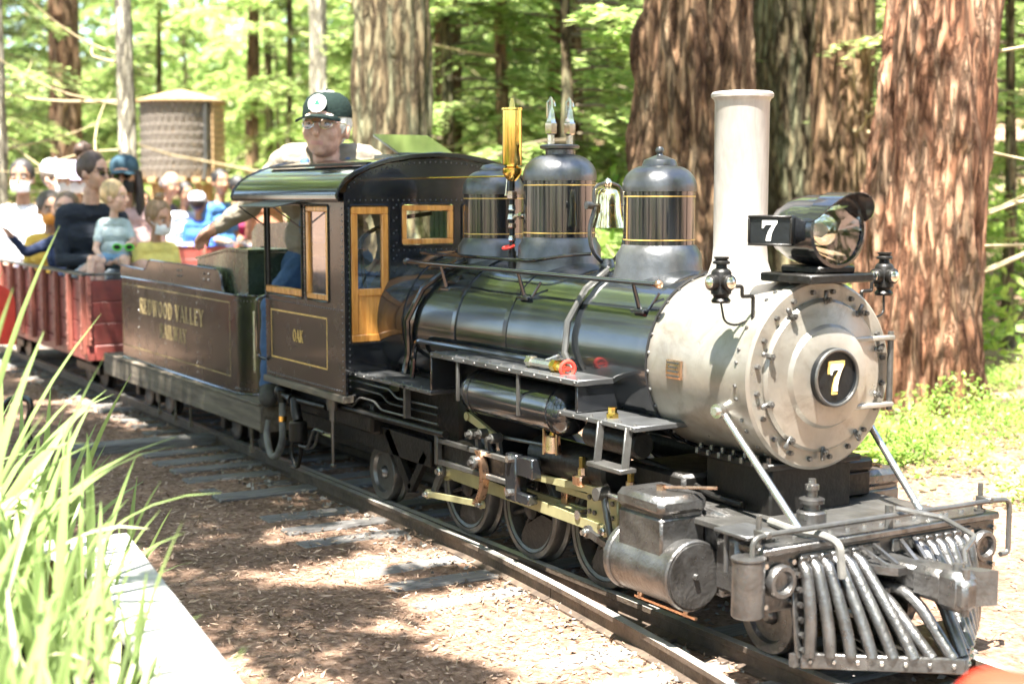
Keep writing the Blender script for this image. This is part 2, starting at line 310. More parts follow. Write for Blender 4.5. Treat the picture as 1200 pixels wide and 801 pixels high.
def lettering(mb, t, o, U, Vv, h, centre=True, gap=.06, xs=1.0):
    U = Vector(U); Vv = Vector(Vv); Nn = U.cross(Vv); o = Vector(o); x = -text_w(t, gap)/2 if centre else 0; k = 0
    for c in t:
        if c == ' ': x += .4; continue
        wd, strokes, ser = GL[c]; segs = []
        for pts, tk in strokes: segs += [(a, b, tk) for a, b in zip(pts, pts[1:])]
        segs += [((sx-.13, .03 if sy == 0 else .97), (sx+.13, .03 if sy == 0 else .97), .06) for sx, sy in ser]
        for a, b, tk in segs:
            a = Vector(a); b = Vector(b); d = b-a
            if d.length < 1e-5: continue
            d.normalize(); nn = Vector((-d.y, d.x))*tk/2; ee = d*tk*.1; k += 1
            q = [a-nn-ee, b-nn+ee, b+nn+ee, a+nn-ee]
            mb.prism([o+(U*((x+p.x)*xs)+Vv*p.y)*h for p in q], Nn*(.0008+.00004*(k % 7)))
        x += wd+gap
def seven(mb, o, U, Vv, h, th=.003, wx=.8):
    U = Vector(U); Vv = Vector(Vv); o = Vector(o)
    mb.prism([o+U*((p[0]-.47)*h*wx)+Vv*((p[1]-.5)*h) for p in SEVEN], U.cross(Vv)*th)
SHADE_SPOTS = []
# patches of ground and train that lie in tree shade (ground x, y, bough length)
_r = random.Random(8)
for _i in range(430):
    _x = _r.uniform(-7.5, .9); _y = _r.uniform(-1.75, .7)
    if _x > -1.1 and _y > -.7 and _r.random() < .975: continue
    if -1.1 < _x and _y < -1.35: continue
    if _x > -2.4 and _r.random() < .62: continue
    if _x > .1 and _y > -1.2: continue
    if _x < -5.0 and _r.random() < .4: continue
    if math.hypot(_x+3.4, _y-.35) < .5: continue
    SHADE_SPOTS.append((_x, _y, _r.uniform(.35, .85)))
for _i in range(70):
    SHADE_SPOTS.append((_r.uniform(-11, -5.5), _r.uniform(-4.8, -1.8), _r.uniform(.6, 1.3)))  # more boughs, unseen, added to break up the ground the tender reflects
# ---------------------------------------------------------------- ground and track
RNG = np.random.default_rng(7)
def gh(x, y):
    d = math.hypot(x-2.6, y+2.5); z = -.060
    h = max(0, y*.85-x*.25-7.5); z += .05*h+.006*h*h if h < 14 else .05*14+.006*196+(h-14)*.22
    far = min(1, max(0, (abs(y)-.6)/1.5))
    return z + .05*far*noise.noise(Vector((x*.55, y*.55, 1)))+.012*noise.noise(Vector((x*3.1, y*3.1, 4)))*max(far, .35)
def axis(lo, hi, f0, f1, st, grow=1.22):
    a = list(np.arange(f0, f1, st)); s = st; v = f0
    while v > lo: s *= grow; v -= s; a.insert(0, v)
    s = st; v = a[-1]
    while v < hi: s *= grow; v += s; a.append(v)
    return a
gx = axis(-160, 120, -6.5, 3.2, .055); gy = axis(-120, 160, -2.4, 3.0, .055)
verts = [(x, y, gh(x, y)) for x in gx for y in gy]; ny = len(gy)
faces = [(i*ny+j, (i+1)*ny+j, (i+1)*ny+j+1, i*ny+j+1) for i in range(len(gx)-1) for j in range(ny-1)]
def groundmat():
    m = bpy.data.materials.new('redwood_duff_ground'); m.use_nodes = True; nt = m.node_tree; L = nt.links.new; b = nt.nodes['Principled BSDF']
    tc = nt.nodes.new('ShaderNodeTexCoord')
    def nz(s, d=6, r=.65): n = nt.nodes.new('ShaderNodeTexNoise'); n.inputs['Scale'].default_value = s; n.inputs['Detail'].default_value = d; n.inputs['Roughness'].default_value = r; L(tc.outputs['Object'], n.inputs[0]); return n
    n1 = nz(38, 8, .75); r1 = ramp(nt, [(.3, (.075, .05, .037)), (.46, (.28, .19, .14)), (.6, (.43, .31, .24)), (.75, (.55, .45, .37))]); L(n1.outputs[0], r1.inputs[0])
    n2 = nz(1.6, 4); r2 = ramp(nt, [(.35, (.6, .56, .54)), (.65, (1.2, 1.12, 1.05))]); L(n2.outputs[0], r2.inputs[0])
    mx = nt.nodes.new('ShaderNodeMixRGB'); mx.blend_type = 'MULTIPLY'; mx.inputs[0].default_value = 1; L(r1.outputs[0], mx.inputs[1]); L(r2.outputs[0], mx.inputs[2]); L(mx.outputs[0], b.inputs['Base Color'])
    b.inputs['Roughness'].default_value = .95; b.inputs['Specular IOR Level'].default_value = .1
    n3 = nz(90, 8, .8); bp = nt.nodes.new('ShaderNodeBump'); bp.inputs['Strength'].default_value = .9; bp.inputs['Distance'].default_value = .02; L(n3.outputs[0], bp.inputs['Height']); L(bp.outputs[0], b.inputs['Normal'])
    return m
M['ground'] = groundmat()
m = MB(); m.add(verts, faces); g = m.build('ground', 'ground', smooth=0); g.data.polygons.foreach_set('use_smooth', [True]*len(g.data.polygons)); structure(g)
def quads(name, c, d, n, ln, wd, mt, fold=0, parent=None):
    """many rhombic leaves: centres, long axis, normal, lengths, widths"""
    d = d/np.linalg.norm(d, axis=1)[:, None]; s = np.cross(d, n); s /= np.linalg.norm(s, axis=1)[:, None]+1e-9
    ln = np.broadcast_to(ln, len(c))[:, None]; wd = np.broadcast_to(wd, len(c))[:, None]
    nn = np.cross(s, d)
    v = np.stack([c-d*ln/2, c+s*wd/2-d*ln*.05+nn*wd*fold, c+d*ln/2, c-s*wd/2-d*ln*.05+nn*wd*fold], 1).reshape(-1, 3)
    N = len(c); me = bpy.data.meshes.new(name); me.vertices.add(N*4); me.vertices.foreach_set('co', v.ravel()); me.loops.add(N*4); me.loops.foreach_set('vertex_index', np.arange(N*4)); me.polygons.add(N); me.polygons.foreach_set('loop_start', np.arange(N)*4); me.polygons.foreach_set('loop_total', np.full(N, 4))
    me.materials.append(M[mt]); me.update(); me.validate(); return me
def unit(n): v = RNG.normal(size=(n, 3)); return v/np.linalg.norm(v, axis=1)[:, None]
def stuff(name, me, label, cat): o = bpy.data.objects.new(name, me); COL.objects.link(o); o['kind'] = 'stuff'; o['label'] = label; o['category'] = cat; return o
# loose duff
N = 36000; x = np.concatenate([RNG.uniform(-6.5, 2.2, N), RNG.uniform(-5, 2.2, N//2)]); y = np.concatenate([RNG.uniform(-1.75, -.12, N), RNG.uniform(.3, 3.2, N//2)])
z = np.array([gh(a, b) for a, b in zip(x, y)])+RNG.uniform(.001, .012, len(x)); dd = RNG.normal(size=(len(x), 3)); dd[:, 2] *= .22; nn = np.tile([0, 0, 1.], (len(x), 1))+RNG.normal(size=(len(x), 3))*.3
stuff('duff_litter', quads('duff_litter', np.stack([x, y, z], 1), dd, nn, RNG.uniform(.006, .05, len(x))*RNG.uniform(.4, 1, len(x)), RNG.uniform(.002, .009, len(x)), 'duffpiece'), 'loose redwood needles and bark chips on the ground', 'litter')
N = 5000; x = RNG.uniform(-9, 2, N); y = RNG.uniform(-.45, .3, N); z = np.array([gh(a, b) for a, b in zip(x, y)])+.005
stuff('ballast', quads('ballast', np.stack([x, y, z], 1), RNG.normal(size=(N, 3))*[1, 1, .4], np.tile([0, 0, 1.], (N, 1))+RNG.normal(size=(N, 3))*.5, RNG.uniform(.012, .03, N), RNG.uniform(.01, .022, N), 'gravel'), 'grey ballast chips between the ties', 'gravel')
trk = bpy.data.objects.new('railway_track', None); COL.objects.link(trk); trk.location = (0, 0, -.07); structure(trk, 'narrow gauge railway track on grey ties')
RPROF = [(-.013, 0), (.013, 0), (.013, -.014), (.004, -.019), (.004, -.047), (.024, -.053), (.024, -.06), (-.024, -.06), (-.024, -.053), (-.004, -.047), (-.004, -.019), (-.013, -.014)]
def rail(path, name='rail'):
    vs = []; fs = []; mi = []; k = len(RPROF); P = [Vector(p) for p in path]
    for i, p in enumerate(P):
        t = (P[min(i+1, len(P)-1)]-P[max(i-1, 0)]).normalized(); s = V(-t.y, t.x, 0); vs += [p+s*a+V(0, 0, b) for a, b in RPROF]
    m = MB()
    for i in range(len(P)-1):
        for j in range(k): fs.append((i*k+j, i*k+(j+1) % k, (i+1)*k+(j+1) % k, (i+1)*k+j)); mi.append(1 if j == 0 else 0)
    m.add(vs, fs); m.mi = mi; m.f += [tuple(range(k)), tuple(range(len(vs)-k, len(vs)))]; m.mi += [0, 0]
    return m.build(name, ['railside', 'railtop'], trk, smooth=30)
for sg in (-1, 1):
    e = [-11, -7.6, -4.75, -1.9, .95, 3.4]
    for a, b in zip(e, e[1:]): rail([(a+.002, sg*.2035, 0), (b-.002, sg*.2035, 0)])
sy = lambda x: -.2365-.0375*max(0, x+1.9)**2-.012*max(0, x+1.9)
rail([(x, sy(x), 0) for x in list(np.arange(-2.9, -.86, .1))+[-.83]]); rail([(x, sy(x), 0) for x in np.arange(-.825, 2.3, .1)])
tm = []
for k in range(5):
    m = MB(); m.box(-.05, .05, -.5, .5, -.07, 0, .006); m.v = [(a+.004*noise.noise(Vector((a*9, b*9, k))), b, c+.005*noise.noise(Vector((a*9+k, b*9, 2)))) for a, b, c in m.v]; tm.append(m.mesh('tie', 'tie'))
rr = random.Random(3)
for k in range(60):
    x = -10.3+k*.212; turn = -4.3 < x < 2.0; ln = .78; cy = 0
    if turn: lo = -.60-rr.uniform(0, .06)-(.04*max(0, x) if x > 0 else 0); hi = .38; ln = hi-lo; cy = (hi+lo)/2
    if -4.05 < x < -3.75: lo, hi = -.86, .38; ln = hi-lo; cy = (hi+lo)/2
    share('tie', tm[k % 5], trk, (x+rr.uniform(-.012, .012), cy+rr.uniform(-.02, .02), rr.uniform(-.004, .012)+.010+(.03 if -4.05 < x < -3.75 else 0)-(.001 if x > -2.6 else -.005)), (0, 0, rr.uniform(-.03, .03)), (rr.uniform(.85, 1.1), ln, 1))
sp = MB(); sp.box(-.008, .008, -.012, .012, 0, .012, .002); spm = sp.mesh('spike', 'railside')
for k in range(34):
    x = -5.21+k*.212
    for y in (-.236, -.171): share('rail_spike', spm, trk, (x, y, .012), (0, 0, 0))
# short curve of track under the far car
trk2 = bpy.data.objects.new('far_track', None); COL.objects.link(trk2); trk2.location = (-10.8, 2.2, -.07); structure(trk2, 'curved track below the far red car')
t0 = V(-10.1, 3.55, 0); dv = V(math.cos(R(62)), math.sin(R(62)), 0); nv = V(-dv.y, dv.x, 0)
for sg in (-1, 1):
    m = MB(); m.bar(t0+dv*1.2+nv*sg*.2035+V(0, 0, -.03), t0-dv*4+nv*sg*.2035+V(0, 0, -.03), .026, .06); m.build('rail', 'railside', trk2)
for k in range(18):
    m = MB(); p = t0+dv*(1.1-k*.29); m.bar(p-nv*.4+V(0, 0, -.085), p+nv*.4+V(0, 0, -.085), .1, .05); m.build('tie', 'tie', trk2)
# ---------------------------------------------------------------- locomotive
def panel(mb, us, vs, holes, f, th, mi=0):
    """flat wall with rectangular openings; f(u, v, depth) -> point"""
    U = sorted(set(list(us)+[h[0] for h in holes]+[h[1] for h in holes])); W = sorted(set(list(vs)+[h[2] for h in holes]+[h[3] for h in holes]))
    sol = lambda i, j: 0 <= i < len(U)-1 and 0 <= j < len(W)-1 and not any(h[0] <= (U[i]+U[i+1])/2 <= h[1] and h[2] <= (W[j]+W[j+1])/2 <= h[3] for h in holes)
    ids = {}; vv = []; ff = []
    def I(i, j, d):
        if (i, j, d) not in ids: ids[(i, j, d)] = len(vv); vv.append(f(U[i], W[j], d*th))
        return ids[(i, j, d)]
    for i in range(len(U)-1):
        for j in range(len(W)-1):
            if not sol(i, j): continue
            ff.append((I(i, j, 0), I(i+1, j, 0), I(i+1, j+1, 0), I(i, j+1, 0))); ff.append((I(i, j, 1), I(i, j+1, 1), I(i+1, j+1, 1), I(i+1, j, 1)))
            for a, b, di, dj in (((i, j), (i+1, j), 0, -1), ((i, j+1), (i+1, j+1), 0, 1), ((i, j), (i, j+1), -1, 0), ((i+1, j), (i+1, j+1), 1, 0)):
                if not sol(i+di, j+dj): ff.append((I(*a, 0), I(*b, 0), I(*b, 1), I(*a, 1)))
    mb.add(vv, ff, mi)
def frame_rect(mb, u0, u1, v0, v1, wd, f, d0, d1, b=.002, mi=0):
    """four mitred-looking frame members"""
    for a in ((u0, u1, v0, v0+wd), (u0, u1, v1-wd, v1), (u0, u0+wd, v0+wd, v1-wd), (u1-wd, u1, v0+wd, v1-wd)):
        p = [Vector(f(x, y, d)) for x in a[:2] for y in a[2:] for d in (d0, d1)]
        c = sum(p, Vector())/8; X = p[4]-p[0]; Y = p[2]-p[0]; Z = p[1]-p[0]
        mb.obox(c, (X.normalized(), Y.normalized(), Z.normalized()), (X.length/2, Y.length/2, Z.length/2), b, mi)
def ring_rect(mb, u0, u1, v0, v1, r, f, d, n=5):
    """raised rounded bead round an opening"""
    pts = []
    for cx, cy, a0 in ((u1-r, v1-r, 0), (u0+r, v1-r, 90), (u0+r, v0+r, 180), (u1-r, v0+r, 270)):
        pts += [f(cx+r*math.cos(R(a0+90*i/n)), cy+r*math.sin(R(a0+90*i/n)), d) for i in range(n+1)]
    mb.tube(pts+[pts[0]], .0035, 6, caps=False)

CZ, RB = .660, .236
loco = thing('steam_locomotive', 'black narrow gauge steam locomotive with silver grey smokebox and number 7', 'locomotive', (-1.2, 0, 0))
# boiler ------------------------------------------------------------
m = MB(); m.lathe((0, 0, CZ), (-1, 0, 0), [(0, .46), (RB, .46), (RB, 1.36), (RB+.012, 1.62), (RB+.014, 2.049), (0, 2.049)], 64); boiler = m.build('boiler', 'jacket', loco)
for x, r in ((-.475, .243), (-.86, .2385), (-1.19, .2385), (-1.50, .246), (-1.86, .2525)):
    m = MB(); wd = .012 if x < -.5 else .02
    m.lathe((0, 0, CZ), (-1, 0, 0), [(r-.006, -x-wd), (r, -x-wd+.001), (r, -x+wd-.001), (r-.006, -x+wd)], 64); m.build('boiler_band', 'black', boiler)
# smokebox
m = MB(); m.lathe((0, 0, CZ), (1, 0, 0), [(.15, -.47), (.233, -.47), (.233, -.085), (.2365, -.083), (.2365, -.058), (.229, -.052), (.15, -.052)], 72); sb = m.build('smokebox', 'silver', loco)
m = MB(); m.lathe((0, 0, CZ), (1, 0, 0), [(0, -.054), (.19, -.054), (.19, -.046), (.183, -.038), (.165, -.036), (.13, -.028), (.122, -.017), (.11, -.014), (.08, -.010), (0, -.010)], 64); door = m.build('smokebox_door', 'silver', loco)
m = MB()
for i in range(20):
    a = 2*math.pi*(i+.5)/20; m.cyl((-.053, .209*math.cos(a), CZ+.209*math.sin(a)), (-.043, .209*math.cos(a), CZ+.209*math.sin(a)), .0075, .006, 6)
m.build('bolt_ring', 'ironmid', sb, kind='stuff')
for i in range(10):
    a = R(18+36*i); e = V(0, math.cos(a), math.sin(a)); m = MB()
    m.bar(V(-.038, 0, CZ)+e*.176, V(-.038, 0, CZ)+e*.212, .012, .010, (1, 0, 0), .003); m.cyl(V(-.05, 0, CZ)+e*.188, V(-.020, 0, CZ)+e*.188, .0045, .004, 8); m.cyl(V(-.033, 0, CZ)+e*.188, V(-.024, 0, CZ)+e*.188, .0085, .0085, 6)
    m.build('door_clamp', 'ironmid', door)
for z in (CZ+.085, CZ-.085):
    m = MB(); m.bar((-.034, .09, z), (-.030, .225, z), .012, .02, (1, 0, 0), .003); m.build('door_hinge', 'silver', door)
m = MB(); m.cyl((-.035, .221, CZ-.10), (-.035, .221, CZ+.10), .008, .008, 10); m.build('hinge_pin', 'ironmid', door)
for k in range(2):
    for x in (-.455, -.10):
        m = MB()
        for i in range(9):
            a = R(100+24*i+4*k) if x < -.2 else R(96+22*i+6*k)
            if k: a = -a
            e = V(0, math.sin(a+math.pi/2)*0+math.cos(a), math.sin(a)); m.rivet(V(x, 0, CZ)+e*.2335, e, .006)
        m.build('smokebox_rivets', 'ironmid', sb, kind='stuff')
npl = MB(); npl.lathe((0, 0, CZ), (1, 0, 0), [(0, -.012), (.073, -.012), (.073, .006), (.069, .009), (.063, .006), (.062, .001), (0, .001)], 40, 0); npl = npl.build('number_plate', 'plateblack', door)
m = MB(); m.torus((.006, 0, CZ), (1, 0, 0), .0685, .0045, 40, 8); m.build('plate_rim', 'ironmid', door)
m = MB(); seven(m, (.001, 0, CZ), (0, 1, 0), (0, 0, 1), .082, .004); m.build('numeral', 'gold', door, label='gold painted numeral 7 on the round plate')
m = MB(); seven(m, (.0051, 0, CZ), (0, 1, 0), (0, 0, 1), .066, .001, .74); m.build('numeral_inlay', 'white', door)
# builder's plate on the smokebox side
def sbp(u, v, d, rad=.233):          # wrap on the near side: u along x, v along the circumference
    a = math.pi + v/rad; return V(u, math.cos(a)*(rad+d), CZ - math.sin(a)*(rad+d))
m = MB()
for k in range(6):
    v0 = -.024+k*.008; m.prism([sbp(-.365, v0, .002), sbp(-.305, v0, .002), sbp(-.305, v0+.008, .002), sbp(-.365, v0+.008, .002)], (0, -.007, 0))
bp = m.build('builder_plate', 'copper', sb)
m = MB()
for v0, w0 in ((.017, .025), (.006, .018), (-.004, .022), (-.016, .025)):
    p = sbp(-.335, v0, .009); m.box(-.335-w0, -.335+w0, p.y-.0025, p.y+.001, p.z-.0025, p.z+.0025)
m.build('plate_lettering', 'ironmid', sb)
# stack
m = MB(); m.lathe((-.366, 0, 0), (0, 0, 1), [(.0, .83), (.105, .845), (.098, .872), (.083, .90), (.0735, .93), (.0705, .97), (.0715, 1.345), (.075, 1.354), (.081, 1.358), (.082, 1.366), (.077, 1.372), (.066, 1.372), (.064, 1.30), (.064, 1.0), (0, 1.0)], 48); stack = m.build('smokestack', 'stackgrey', loco)
# domes
def dome(x, rd, rb, zb, z1, z2, ztop, name, cap, extra=None):
    zc = .75
    m = MB(); m.lathe((x, 0, 0), (0, 0, 1), [(rb+.014, .80), (rb+.006, zb), (rb, zb+.03), (rb-.002, z1-.028), (rb-.012, z1-.012), (rd+.004, z1-.002), (rd, z1), (0, z1)], 48); b = m.build(name, 'satin', loco)
    m = MB(); m.lathe((x, 0, 0), (0, 0, 1), [(0, z1-.002), (rd, z1-.002), (rd, z2+.002), (0, z2+.002)], 48); m.build('dome_jacket', 'black', b)
    pr = [(0, z2), (rd+.003, z2), (rd+.004, z2+.012)]
    h = ztop-z2
    for i in range(1, 9): a = R(i*10.5); pr.append(((rd+.004)*(1-.0*i)-(rd+.004-.04)*(1-math.cos(a)), z2+.012+(h-.012)*math.sin(a)))
    pr.append((0, ztop)); m = MB(); m.lathe((x, 0, 0), (0, 0, 1), pr, 48); m.build('dome_cap', 'satin', b)
    for z in (z1+.014, z2-.014):
        m = MB(); m.lathe((x, 0, 0), (0, 0, 1), [(rd-.001, z-.0016), (rd+.0009, z-.0016), (rd+.0009, z+.0016), (rd-.001, z+.0016)], 48); m.build('gold_lining', 'gold', b)
    return b
d1 = dome(-.722, .102, .124, .875, .965, 1.115, 1.188, 'sand_dome', None)
m = MB(); m.lathe((-.722, 0, 0), (0, 0, 1), [(.05, 1.183), (.05, 1.192), (.044, 1.204), (.02, 1.214), (.01, 1.217), (.008, 1.221), (.012, 1.226), (.0125, 1.233), (.008, 1.24), (0, 1.242)], 28); m.build('dome_finial', 'satin', d1)
m = MB(); 
for sgn, ang in ((1, 0),):
    ctr = math.atan2(-.86, .18)     # numeral on the near side
    n = len(m.v); seven(m, (0, 0, 1.045), (1, 0, 0), (0, 0, 1), .055, .0015, .8)
    m.v[n:] = [(-.722+(.1025-p[1])*math.cos(math.pi+.62+p[0]/.1025*1), -(0)+(.1025-p[1])*math.sin(math.pi+.62+p[0]/.1025), p[2]) for p in m.v[n:]]
m.build('numeral', 'gold', d1, label='gold numeral 7 on the sand dome')
m = MB()
a = math.pi+1.42; m.box(-.0, .0012, 0, .002, .98, 1.10); m.v = [(-.722+.1028*math.cos(a+p[0]/.1*2)+0, .1028*math.sin(a+p[0]/.1*2)-p[1]*.4, p[2]) for p in m.v]; m.build('gold_lining', 'gold', d1)
d2 = dome(-1.243, .113, .132, .877, .974, 1.150, 1.232, 'steam_dome', None)
m = MB(); m.lathe((-1.243, 0, 0), (0, 0, 1), [(.045, 1.225), (.045, 1.246), (.062, 1.25), (.063, 1.258), (.058, 1.262), (0, 1.262)], 28); m.build('dome_flange', 'satin', d2)
for y in (-.033, .036):
    m = MB(); m.lathe((-1.243, y, 0), (0, 0, 1), [(0, 1.26), (.012, 1.26), (.012, 1.292), (.019, 1.296), (.0205, 1.302), (.0205, 1.328), (.016, 1.332), (.013, 1.35), (.01, 1.37), (.007, 1.374), (.007, 1.40), (.0, 1.41)], 6, 0); sv = m.build('safety_valve', 'nickel', d2)
    m = MB(); m.tube([(-1.243, y-.014, 1.345), (-1.240, y-.016, 1.39), (-1.243, y, 1.408), (-1.246, y+.012, 1.396), (-1.243, y+.014, 1.38)], .0035, 6); m.build('valve_lever', 'nickel', d2)
d3 = dome(-1.655, .100, .122, .872, .962, 1.108, 1.188, 'rear_sand_dome', None)
m = MB(); m.lathe((-1.655, 0, 0), (0, 0, 1), [(.046, 1.18), (.046, 1.194), (.035, 1.206), (0, 1.213)], 24); m.build('dome_finial', 'satin', d3)
# bell
m = MB(); m.lathe((-.978, 0, 0), (0, 0, 1), [(0, 1.128), (.014, 1.128), (.03, 1.12), (.038, 1.104), (.040, 1.07), (.043, 1.045), (.052, 1.02), (.055, 1.008), (.051, 1.008), (.035, 1.04), (0, 1.05)], 36); bell = m.build('bell', 'bellm', loco)
m = MB()
m.tube(fillet([(-.978, -.0, .89), (-.978, -.055, .935), (-.978, -.068, 1.0), (-.978, -.045, 1.07)], .03), .007, 8); m.tube(fillet([(-.978, 0, .89), (-.978, .055, .935), (-.978, .068, 1.0), (-.978, .045, 1.07)], .03), .007, 8)
m.cyl((-.978, -.06, 1.075), (-.978, .06, 1.075), .006, .006, 8); m.tube(fillet([(-.978, -.05, 1.075), (-.978, -.05, 1.13), (-.978, 0, 1.145), (-.978, .05, 1.13), (-.978, .05, 1.075)], .02), .005, 8); m.cyl((-.978, -.078, 1.075), (-.978, -.058, 1.075), .012, .012, 10)
m.cyl((-.978, 0, .88), (-.978, 0, .915), .03, .018, 16); m.build('bell_yoke', 'castalu', bell)
m = MB(); m.lathe((-.978, 0, 0), (0, 0, 1), [(0, 1.125), (.01, 1.13), (.014, 1.142), (.008, 1.152), (0, 1.158)], 12); m.build('bell_nut', 'nickel', bell)
# whistle
wx, wy = -1.375, -.095
m = MB(); m.lathe((wx, wy, 0), (0, 0, 1), [(0, 1.20), (.03, 1.20), (.031, 1.205), (.031, 1.372), (.034, 1.374), (.034, 1.38), (.01, 1.382), (.008, 1.395), (.005, 1.41), (0, 1.412)], 32); wh = m.build('whistle', 'brass', loco)
m = MB(); m.lathe((wx, wy, 0), (0, 0, 1), [(0, 1.150), (.012, 1.15), (.02, 1.158), (.031, 1.175), (.031, 1.19), (.026, 1.192), (.018, 1.196), (.018, 1.20)], 28); m.build('whistle_bowl', 'brass', wh)
m = MB(); m.lathe((wx, wy, 0), (0, 0, 1), [(.0, .86), (.013, .86), (.013, .925), (.009, .93), (.009, 1.15), (0, 1.15)], 12); m.build('whistle_pipe', 'darkiron', wh)
for z, r, h, mm in ((1.105, .018, .026, 'copper'), (1.066, .013, .02, 'nickel'), (1.036, .017, .02, 'nickel'), (1.008, .015, .016, 'copper'), (.968, .014, .018, 'nickel')):
    m = MB(); m.cyl((wx, wy, z-h/2), (wx, wy, z+h/2), r, r*.9, 6, b=.003); m.build('whistle_union', mm, wh)
m = MB(); m.torus((wx, wy-.014, .94), (0, -.3, 1), .018, .005, 14, 6)
for k in range(3): a = k*math.pi/3; m.cyl(V(wx, wy-.014, .94)-V(math.cos(a)*.018, math.sin(a)*.018, 0), V(wx, wy-.014, .94)+V(math.cos(a)*.018, math.sin(a)*.018, 0), .003, .003, 6)
m.build('valve_handwheel', 'bright_red', wh)
m = MB(); m.cyl((wx, wy, 1.04), (wx+.05, wy+.015, 1.04), .006, .006, 8); m.cyl((wx+.032, wy+.01, 1.04), (wx+.044, wy+.013, 1.04), .012, .012, 6); m.build('whistle_union', 'nickel', wh); m = MB(); m.cyl((wx-.022, wy-.01, 1.105), (wx-.018, wy-.006, 1.17), .003, .003, 6); m.cyl((wx, wy, 1.105), (wx-.024, wy-.012, 1.105), .004, .004, 6); m.build('whistle_lever', 'nickel', wh)
m = MB(); m.cyl((-2.05, -.125, 1.165), (wx-.02, wy-.004, 1.165), .0028, .0028, 6); m.build('whistle_cord', 'brass', wh)
# headlight
hz = 1.018
m = MB(); m.lathe((0, 0, hz), (1, 0, 0), [(0, -.205), (.04, -.2), (.066, -.175), (.083, -.13), (.087, -.09), (.087, -.02), (.091, -.018), (.091, .0), (.083, .002), (.083, -.012)], 44); hl = m.build('headlight', 'black', loco)
m = MB(); m.lathe((0, 0, hz), (1, 0, 0), [(.0, -.135), (.02, -.132), (.045, -.10), (.065, -.06), (.083, -.008)], 40); m.build('reflector', 'mirror', hl)
m = MB(); m.lathe((0, 0, hz), (1, 0, 0), [(0, -.003), (.083, -.006)], 40); m.build('headlight_glass', 'lens', hl, smooth=0)
m = MB(); m.lathe((0, 0, hz), (1, 0, 0), [(0, -.12), (.012, -.12), (.013, -.09), (.006, -.08), (0, -.078)], 14); m.build('lamp_bulb', 'white', hl)
vs = []; fs = []; NN = 24
for i in range(NN+1):
    a = R(14+152*i/NN); ln = .068*math.sin(math.pi*i/NN)**.6+.002
    for d, x in ((.0935, -.02), (.0935, ln), (.0905, ln), (.0905, -.02)): vs.append((x, d*math.cos(a), hz+d*math.sin(a)))
for i in range(NN):
    for k in range(4): fs.append((i*4+k, i*4+(k+1) % 4, i*4+4+(k+1) % 4, i*4+4+k))
fs += [(0, 1, 2, 3), (NN*4+3, NN*4+2, NN*4+1, NN*4)]
m = MB(); m.add(vs, fs); m.build('visor', 'black', hl)
m = MB(); m.box(-.165, .02, -.105, .105, .892, .914, .004); m.box(-.14, -.0, -.06, .06, .914, .932, .004); m.build('headlight_bracket', 'darkiron', hl)
for sg in (-1, 1):
    U = V(.86, .51*sg*-1 if sg > 0 else .51, 0).normalized(); U = V(.86, .51, 0).normalized() if sg < 0 else V(-.86, .51, 0).normalized(); Nn = U.cross(V(0, 0, 1)); c = V(-.105, sg*.118, hz)
    m = MB(); m.obox(c, (U, Nn, V(0, 0, 1)), (.056, .019, .037), .006); nb = m.build('number_box', 'plateblack', hl)
    m = MB(); frame_rect(m, -.056, .056, -.037, .037, .006, lambda u, v, d: c+U*u+V(0, 0, 1)*v+Nn*(.018+d), 0, .006, .002); m.build('number_box_rim', 'darkiron', hl)
    m = MB(); seven(m, c+Nn*.0192, U, V(0, 0, 1), .05, .0015, .95); m.build('numeral', 'white', hl, label='white numeral 7 on the headlight number box')
# marker lamps
for sg in (-1, 1):
    c = V(-.112, sg*.27, 0)
    m = MB(); m.lathe(c, (0, 0, 1), [(0, .846), (.022, .846), (.024, .852), (.018, .86), (.021, .866), (.025, .868), (.025, .92), (.021, .926), (.014, .93), (.013, .938), (.021, .94), (.021, .945), (.014, .95), (.018, .952), (.018, .957), (0, .957)], 20); mk = m.build('marker_lamp', 'darkiron', loco)
    for a in (-90, 0, 180 if sg < 0 else 90):
        e = V(math.cos(R(a)), math.sin(R(a)), 0); m = MB(); m.cyl(c+e*.018+V(0, 0, .896), c+e*.037+V(0, 0, .896), .0195, .0195, 18, b=.003); m.build('lens_ring', 'darkiron', mk)
        m = MB(); m.lathe(c+e*.034+V(0, 0, .896), e, [(.0155, 0), (.014, .005), (.008, .008), (0, .009)], 16); m.build('lens', 'nickel', mk)
    m = MB(); m.tube(fillet([(-.112, sg*.248, .885), (-.1, sg*.215, .885), (-.1, sg*.215, .86), (-.1, sg*.18, .86), (-.1, sg*.18, .80)], .006), .005, 8); m.tube(fillet([(-.112, sg*.27, .846), (-.105, sg*.265, .80), (-.1, sg*.235, .79), (-.1, sg*.2, .80)], .03), .003, 6); m.build('lamp_bracket', 'darkiron', mk)
# handrail on boiler
for sg in (-1, 1):
    y = sg*.222
    m = MB(); m.cyl((-1.86, y, .878), (-.43, y, .873), .0075, .0075, 10); m.sphere((-1.87, y, .878), .013, 12, 8); hr = m.build('boiler_handrail', 'black', loco)
    m = MB(); m.sphere((-.425, y, .873), .012, 12, 8); m.build('rail_knob', 'copper', hr)
    for x in (-1.62, -1.13, -.54):
        m = MB(); m.cyl((x, y, .873), (x, sg*.2, .80), .005, .007, 8); m.bar((x-.03, sg*.2, .795), (x+.03, sg*.2, .795), .02, .012, (0, 0, 1), .003); m.cyl((x+.03, sg*.19, .80), (x+.055, sg*.175, .845), .004, .004, 6); m.build('rail_stanchion', 'black', hr)
m = MB(); m.tube(fillet([(-1.9, -.15, .905), (-1.15, -.16, .905), (-1.05, -.10, .925), (-.99, -.05, .93)], .05), .0055, 8); m.build('bell_pull_rod', 'black', loco)
